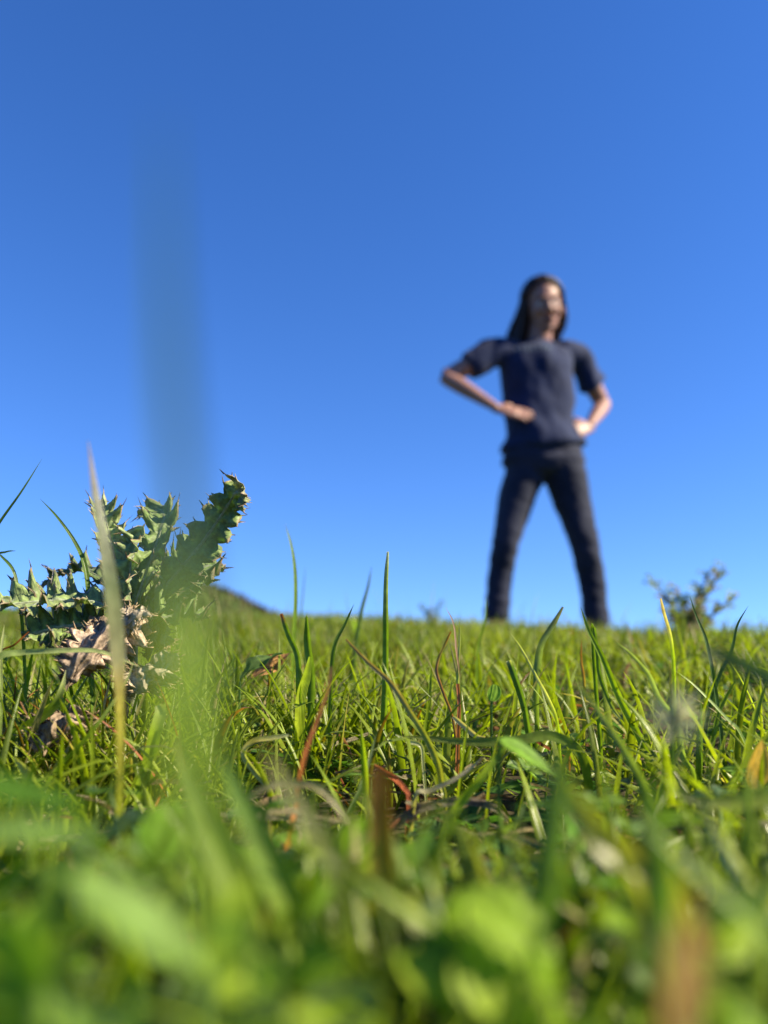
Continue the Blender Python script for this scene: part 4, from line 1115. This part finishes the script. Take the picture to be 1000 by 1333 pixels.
body = []
body += [he((0, .012, .030), (.074, .092, .086), n=14, k=22), he((0, -.018, -.012), (.064, .074, .075), n=12, k=20),
         he((0, -.032, -.060), (.050, .050, .046)), he((0, -.066, -.088), (.024, .020, .018)),
         he((0, -.082, .026), (.046, .012, .010)), he((.033, -.066, -.022), (.022, .020, .020)), he((-.033, -.066, -.022), (.022, .020, .020)),
         he((.078, .004, -.012), (.010, .020, .030)), he((-.078, .004, -.012), (.010, .020, .030)),
         he((0, -.080, -.062), (.026, .012, .017))]
body.append(loftc([hp(0, -.082, .022), hp(0, -.096, -.004), hp(0, -.108, -.026)], [(.008 * HS, .010 * HS), (.010 * HS, .011 * HS), (.014 * HS, .011 * HS)], n=7, k=12))
body.append(he((.012, -.093, -.030), (.009, .010, .007))); body.append(he((-.012, -.093, -.030), (.009, .010, .007)))
body.append(loftc([p(700, 470, .03), neck0, neck1, hp(0, .01, -.03)], [(.11, .06), (.062, .060), (.055, .058), (.058, .06)], n=10))
body.append(loftc([p(708, 600), p(704, 560), p(702, 520), p(700, 480), p(700, 460, .02)], [(.155, .10), (.13, .09), (.14, .10), (.155, .10), (.10, .07)], n=14, k=24))
for sh, el, wr in ((shL, elL, wrL), (shR, elR, wrR)):
    fw = el.lerp(wr, .3)
    body.append(loftc([sh.lerp(Vector((p(700, 470)).to_tuple()), .35), sh, sh.lerp(el, .5), el], [.055, .054, .046, .038], ref=(0, 1, 0), n=12, k=16))
    body.append(loftc([el.lerp(sh, .06), el, fw, el.lerp(wr, .7), wr], [(.036, .036), (.039, .038), (.041, .038), (.031, .028), (.026, .020)], ref=(0, 1, .3), n=14, k=16))
body += hand(wrL, (p(690, 541, -.15) - wrL), (-.1, -.75, .65), (0, 0, 1), curl=.12)
body += hand(wrR, (p(738, 562, -.10) - wrR), (.75, -.5, .4), (0, 0, 1), curl=.75)
# legs under the cloth
aL, aR = p(648, 800), p(777, 812)
kL, kR = p(659, 705, -.03), p(760, 705, -.02)
hL, hR = p(683, 612), p(736, 612)
for h_, k_, a_ in ((hL, kL, aL), (hR, kR, aR)):
    body.append(loftc([h_.lerp(p(708, 590), .3), h_, k_, k_.lerp(a_, .35), a_, a_ - Vector((0, 0, .05))], [.060, .055, .040, .034, .030, .030], ref=(1, 0, 0), n=18, k=16))
fuse("body", body, .0042, 3, M_SKIN, PER)

# t-shirt
def folds_shirt(co, no):
    u = co[:, 0] * 7 + co[:, 2] * 5
    return (vnoise(u * 1.3, co[:, 2] * 7 - co[:, 0] * 4, 21) * .026 + vnoise(co[:, 0] * 30 + co[:, 1] * 20, co[:, 2] * 18, 22) * .006
            + vnoise(co[:, 0] * 17 + co[:, 2] * 3, co[:, 2] * 3.5, 24) * .016)
shirt = [loftc([p(707, 584, .0), p(706, 576), p(703, 548), p(701, 515), p(700, 482), p(700, 462, .01), p(701, 450, .02)],
               [(.203, .136), (.198, .132), (.158, .116), (.163, .120), (.176, .125), (.156, .105), (.080, .075)], n=26, k=30, power=2.3)]
for sh, el, q0 in ((shL, elL, p(668, 462, 0)), (shR, elR, p(730, 464, .03))):
    shirt.append(loftc([q0, sh, sh.lerp(el, .30), sh.lerp(el, .56)], [(.080, .072), (.070, .068), (.064, .064), (.070, .068)], ref=(0, 1, 0), n=12, k=20))
TS = fuse("t_shirt", shirt, .0065, 4, M_SHIRT, PER, folds_shirt)
# faded print: lettering band too blurred to read, and a round emblem, lying 1 mm proud of the cloth
def print_patch(name, cx, cy, wpx, hpx, cut):
    dg = bpy.context.evaluated_depsgraph_get(); dg.update()
    ev = TS.evaluated_get(dg); inv = TS.matrix_world.inverted() if False else Matrix.Translation(-Vector(PER.location))
    nx, ny = 34, 14 if wpx > hpx else 34
    V = []; ok = []
    for j in range(ny):
        for i in range(nx):
            t = at(cx + (i / (nx - 1) - .5) * wpx, cy + (j / (ny - 1) - .5) * hpx, YP)
            o_ = inv @ Vector((t.x, YP - .6, t.z)); d_ = Vector((0, 1, 0))
            hit, loc, nn, _ = ev.ray_cast(o_, d_)
            V.append(tuple((loc + nn * .0015)) if hit else (0, 0, 0))
            ok.append(hit and cut(i / (nx - 1), j / (ny - 1)))
    F = [(j * nx + i, j * nx + i + 1, (j + 1) * nx + i + 1, (j + 1) * nx + i) for j in range(ny - 1) for i in range(nx - 1)
         if ok[j * nx + i] and ok[j * nx + i + 1] and ok[(j + 1) * nx + i + 1] and ok[(j + 1) * nx + i]]
    me = bpy.data.meshes.new(name); me.from_pydata(V, [], F); me.materials.append(M_PRINT)
    o = bpy.data.objects.new(name, me); COL.objects.link(o); o.parent = PER
    return o
print_patch("shirt_print", 690, 464, 46, 12, lambda u, v: math.sin(u * 44) > -.7 and .1 < v < .9)

# trousers
def folds_trouser(co, no):
    t = co[:, 2]
    kn = np.exp(-((t - .52) / .10) ** 2) + 1.3 * np.exp(-((t - .27) / .09) ** 2) + .5 * np.exp(-((t - .86) / .08) ** 2)
    return (vnoise(co[:, 0] * 14, t * 8, 31) * .012 + kn * vnoise(co[:, 0] * 9 + t * 5, t * 34 + co[:, 0] * 10, 32) * .010
            + vnoise(co[:, 0] * 40, t * 60, 33) * .004)
tr = [loftc([p(707, 572), p(707, 585), p(707, 603), p(708, 616)], [(.150, .100), (.176, .112), (.196, .126), (.14, .11)], n=10, k=28, power=2.4)]
tr.append(loftc([p(690, 598), p(680, 625), p(671, 655), p(659, 703, -.03), p(652, 745), p(648, 785), p(647, 806)], [(.100, .110), (.092, .105), (.083, .095), (.066, .075), (.056, .062), (.053, .058), (.056, .062)], n=26, k=20))
tr.append(loftc([p(726, 598), p(738, 625), p(746, 655), p(760, 703, -.02), p(768, 745), p(774, 788), p(777, 814)], [(.102, .110), (.095, .105), (.086, .095), (.068, .076), (.060, .064), (.058, .062), (.062, .068)], n=26, k=20))
fuse("trousers", tr, .0065, 3, M_JEAN, PER, folds_trouser)
belt = fuse("belt", [loftc([p(707, 574), p(707, 581)], [(.160, .108), (.172, .114)], n=4, k=28, power=2.4)], .006, 1, M_HAIR, PER)

# boots
for nm, a_, sx in (("boot", aL, -.35), ("boot", aR, .35)):
    g = gzf(a_.x, a_.y - .08)
    top = Vector((a_.x, a_.y + .01, g + .12)); an = Vector((a_.x, a_.y + .01, g + .05))
    d = Vector((sx, -1, 0)).normalized()
    parts = [loftc([top, an, an - Vector((0, 0, .03))], [.048, .046, .044], n=6, k=16),
             loftc([Vector((an.x, an.y, g + .035)) - d * .06, Vector((an.x, an.y, g + .042)), Vector((an.x, an.y, g + .035)) + d * .10, Vector((an.x, an.y, g + .028)) + d * .19],
                   [(.036, .034), (.044, .042), (.050, .034), (.036, .022)], ref=(1, 0, 0), n=12, k=16)]
    b_ = fuse(nm, parts, .006, 4, M_BOOT, PER)
    # sole
    V, F = loftc([Vector((an.x, an.y, g + .008)) - d * .075, Vector((an.x, an.y, g + .008)), Vector((an.x, an.y, g + .008)) + d * .11, Vector((an.x, an.y, g + .008)) + d * .205],
                 [(.038, .012), (.042, .012), (.053, .012), (.036, .012)], ref=(1, 0, 0), n=10, k=12)
    so2 = mesh_obj("sole", np.array(V) - np.array(PER.location), F, M_HAIR); so2.parent = b_

# face pieces
def piece(name, vf, mat, parent=PER):
    V, F = vf
    o = mesh_obj(name, np.array(V) - np.array(PER.location), F, mat); o.parent = parent
    return o
for sx in (-1, 1):
    e_ = piece("eye", he((sx * .030, -.074, .004), (.0125, .0125, .0115)), M_EYE)
    piece("iris", he((sx * .030, -.0855, .003), (.0052, .002, .0052)), M_IRIS, e_)
    piece("eyebrow", loftc([hp(sx * .014, -.093, .024), hp(sx * .032, -.090, .030), hp(sx * .048, -.078, .025)], [(.004, .003), (.005, .004), (.002, .002)], n=7, k=8), M_HAIR)
mo = piece("mouth", he((0, -.0905, -.060), (.021, .0055, .0095)), M_IRIS)
piece("lip", loftc([hp(-.023, -.088, -.060), hp(-.008, -.096, -.051), hp(.008, -.096, -.051), hp(.023, -.088, -.060)], [.002, .0045, .0045, .002], n=9, k=8), M_LIP)
piece("lip", loftc([hp(-.022, -.088, -.061), hp(0, -.096, -.072), hp(.022, -.088, -.061)], [.002, .0055, .002], n=9, k=8), M_LIP)

# hair: a close cap and long locks falling behind the shoulder
hr = random.Random(9)
cap = [he((-.003, .031, .036), (.081, .091, .092), n=14, k=22), he((0, .050, -.02), (.080, .070, .085))]
cap.append(loftc([hp(-.055, .03, .01), hp(-.075, .035, -.06), hp(-.095, .045, -.13), hp(-.115, .05, -.19)], [(.035, .05), (.035, .05), (.032, .045), (.014, .02)], n=12, k=16))
cap.append(loftc([hp(.055, .045, .01), hp(.062, .055, -.06), hp(.060, .06, -.12)], [(.03, .045), (.026, .04), (.010, .02)], n=10, k=16))
cap.append(loftc([hp(.066, .01, .05), hp(.076, .01, .0), hp(.070, .02, -.06), hp(.060, .035, -.12)], [(.010, .028), (.009, .024), (.008, .022), (.004, .015)], n=10, k=12))  # thin right lock, added to shade the face from the sun
cap.append(loftc([hp(-.066, -.005, .05), hp(-.080, -.01, .0), hp(-.088, .0, -.07), hp(-.11, .01, -.15), hp(-.12, .02, -.22)], [(.014, .03), (.016, .03), (.018, .034), (.020, .034), (.008, .02)], n=12, k=12))
cap.append(loftc([hp(-.01, .07, .0), hp(-.02, .085, -.10), hp(-.02, .09, -.19)], [(.07, .035), (.07, .035), (.04, .02)], n=10, k=18))
HO = fuse("hair", cap, .0055, 3, M_HAIR, PER, lambda co, no: .004 * np.sin(np.arctan2(co[:, 1] - HC.y, co[:, 0] - HC.x) * 46 + 3 * vnoise(co[:, 0] * 20, co[:, 2] * 12, 3)))
lk = Acc()
for i in range(300):
    sx = hr.choice((-1, -1, 1)); y0 = hr.uniform(-.068, .10)
    side = hr.uniform(.55, 1.0)
    def sk(a, yy, ex=1.03):
        r_ = math.sqrt(max(.02, 1 - ((yy - .015) / .104) ** 2))
        return hp(sx * .086 * r_ * math.sin(a) * ex, yy, .036 + .094 * r_ * math.cos(a) * ex)
    back = hr.uniform(.0, .05)
    ptsx = [sk(.05, y0), sk(.6, y0 + .01), sk(1.15, y0 + .02), sk(1.6, y0 + .035)]
    endz = hr.uniform(-.12, -.27) if sx < 0 else hr.uniform(-.08, -.17)
    ptsx.append(hp(sx * (.078 + hr.uniform(-.005, .03)), max(y0 + .05, .01) + back, -.06))
    ptsx.append(hp(sx * (.085 + (hr.uniform(0, .05) if sx < 0 else -.02)), max(y0 + .06, .02) + back, endz))
    V, F, C, U = tube([tuple(q) for q in ptsx], [.003, .0038, .0038, .0035, .001], (.02, .01, .01), k=5, n=14)
    lk.add(V - np.array(PER.location), F, C, U)
lko = lk.build("hair_locks", M_HAIR); lko.parent = HO; tag(lko, kind="stuff")
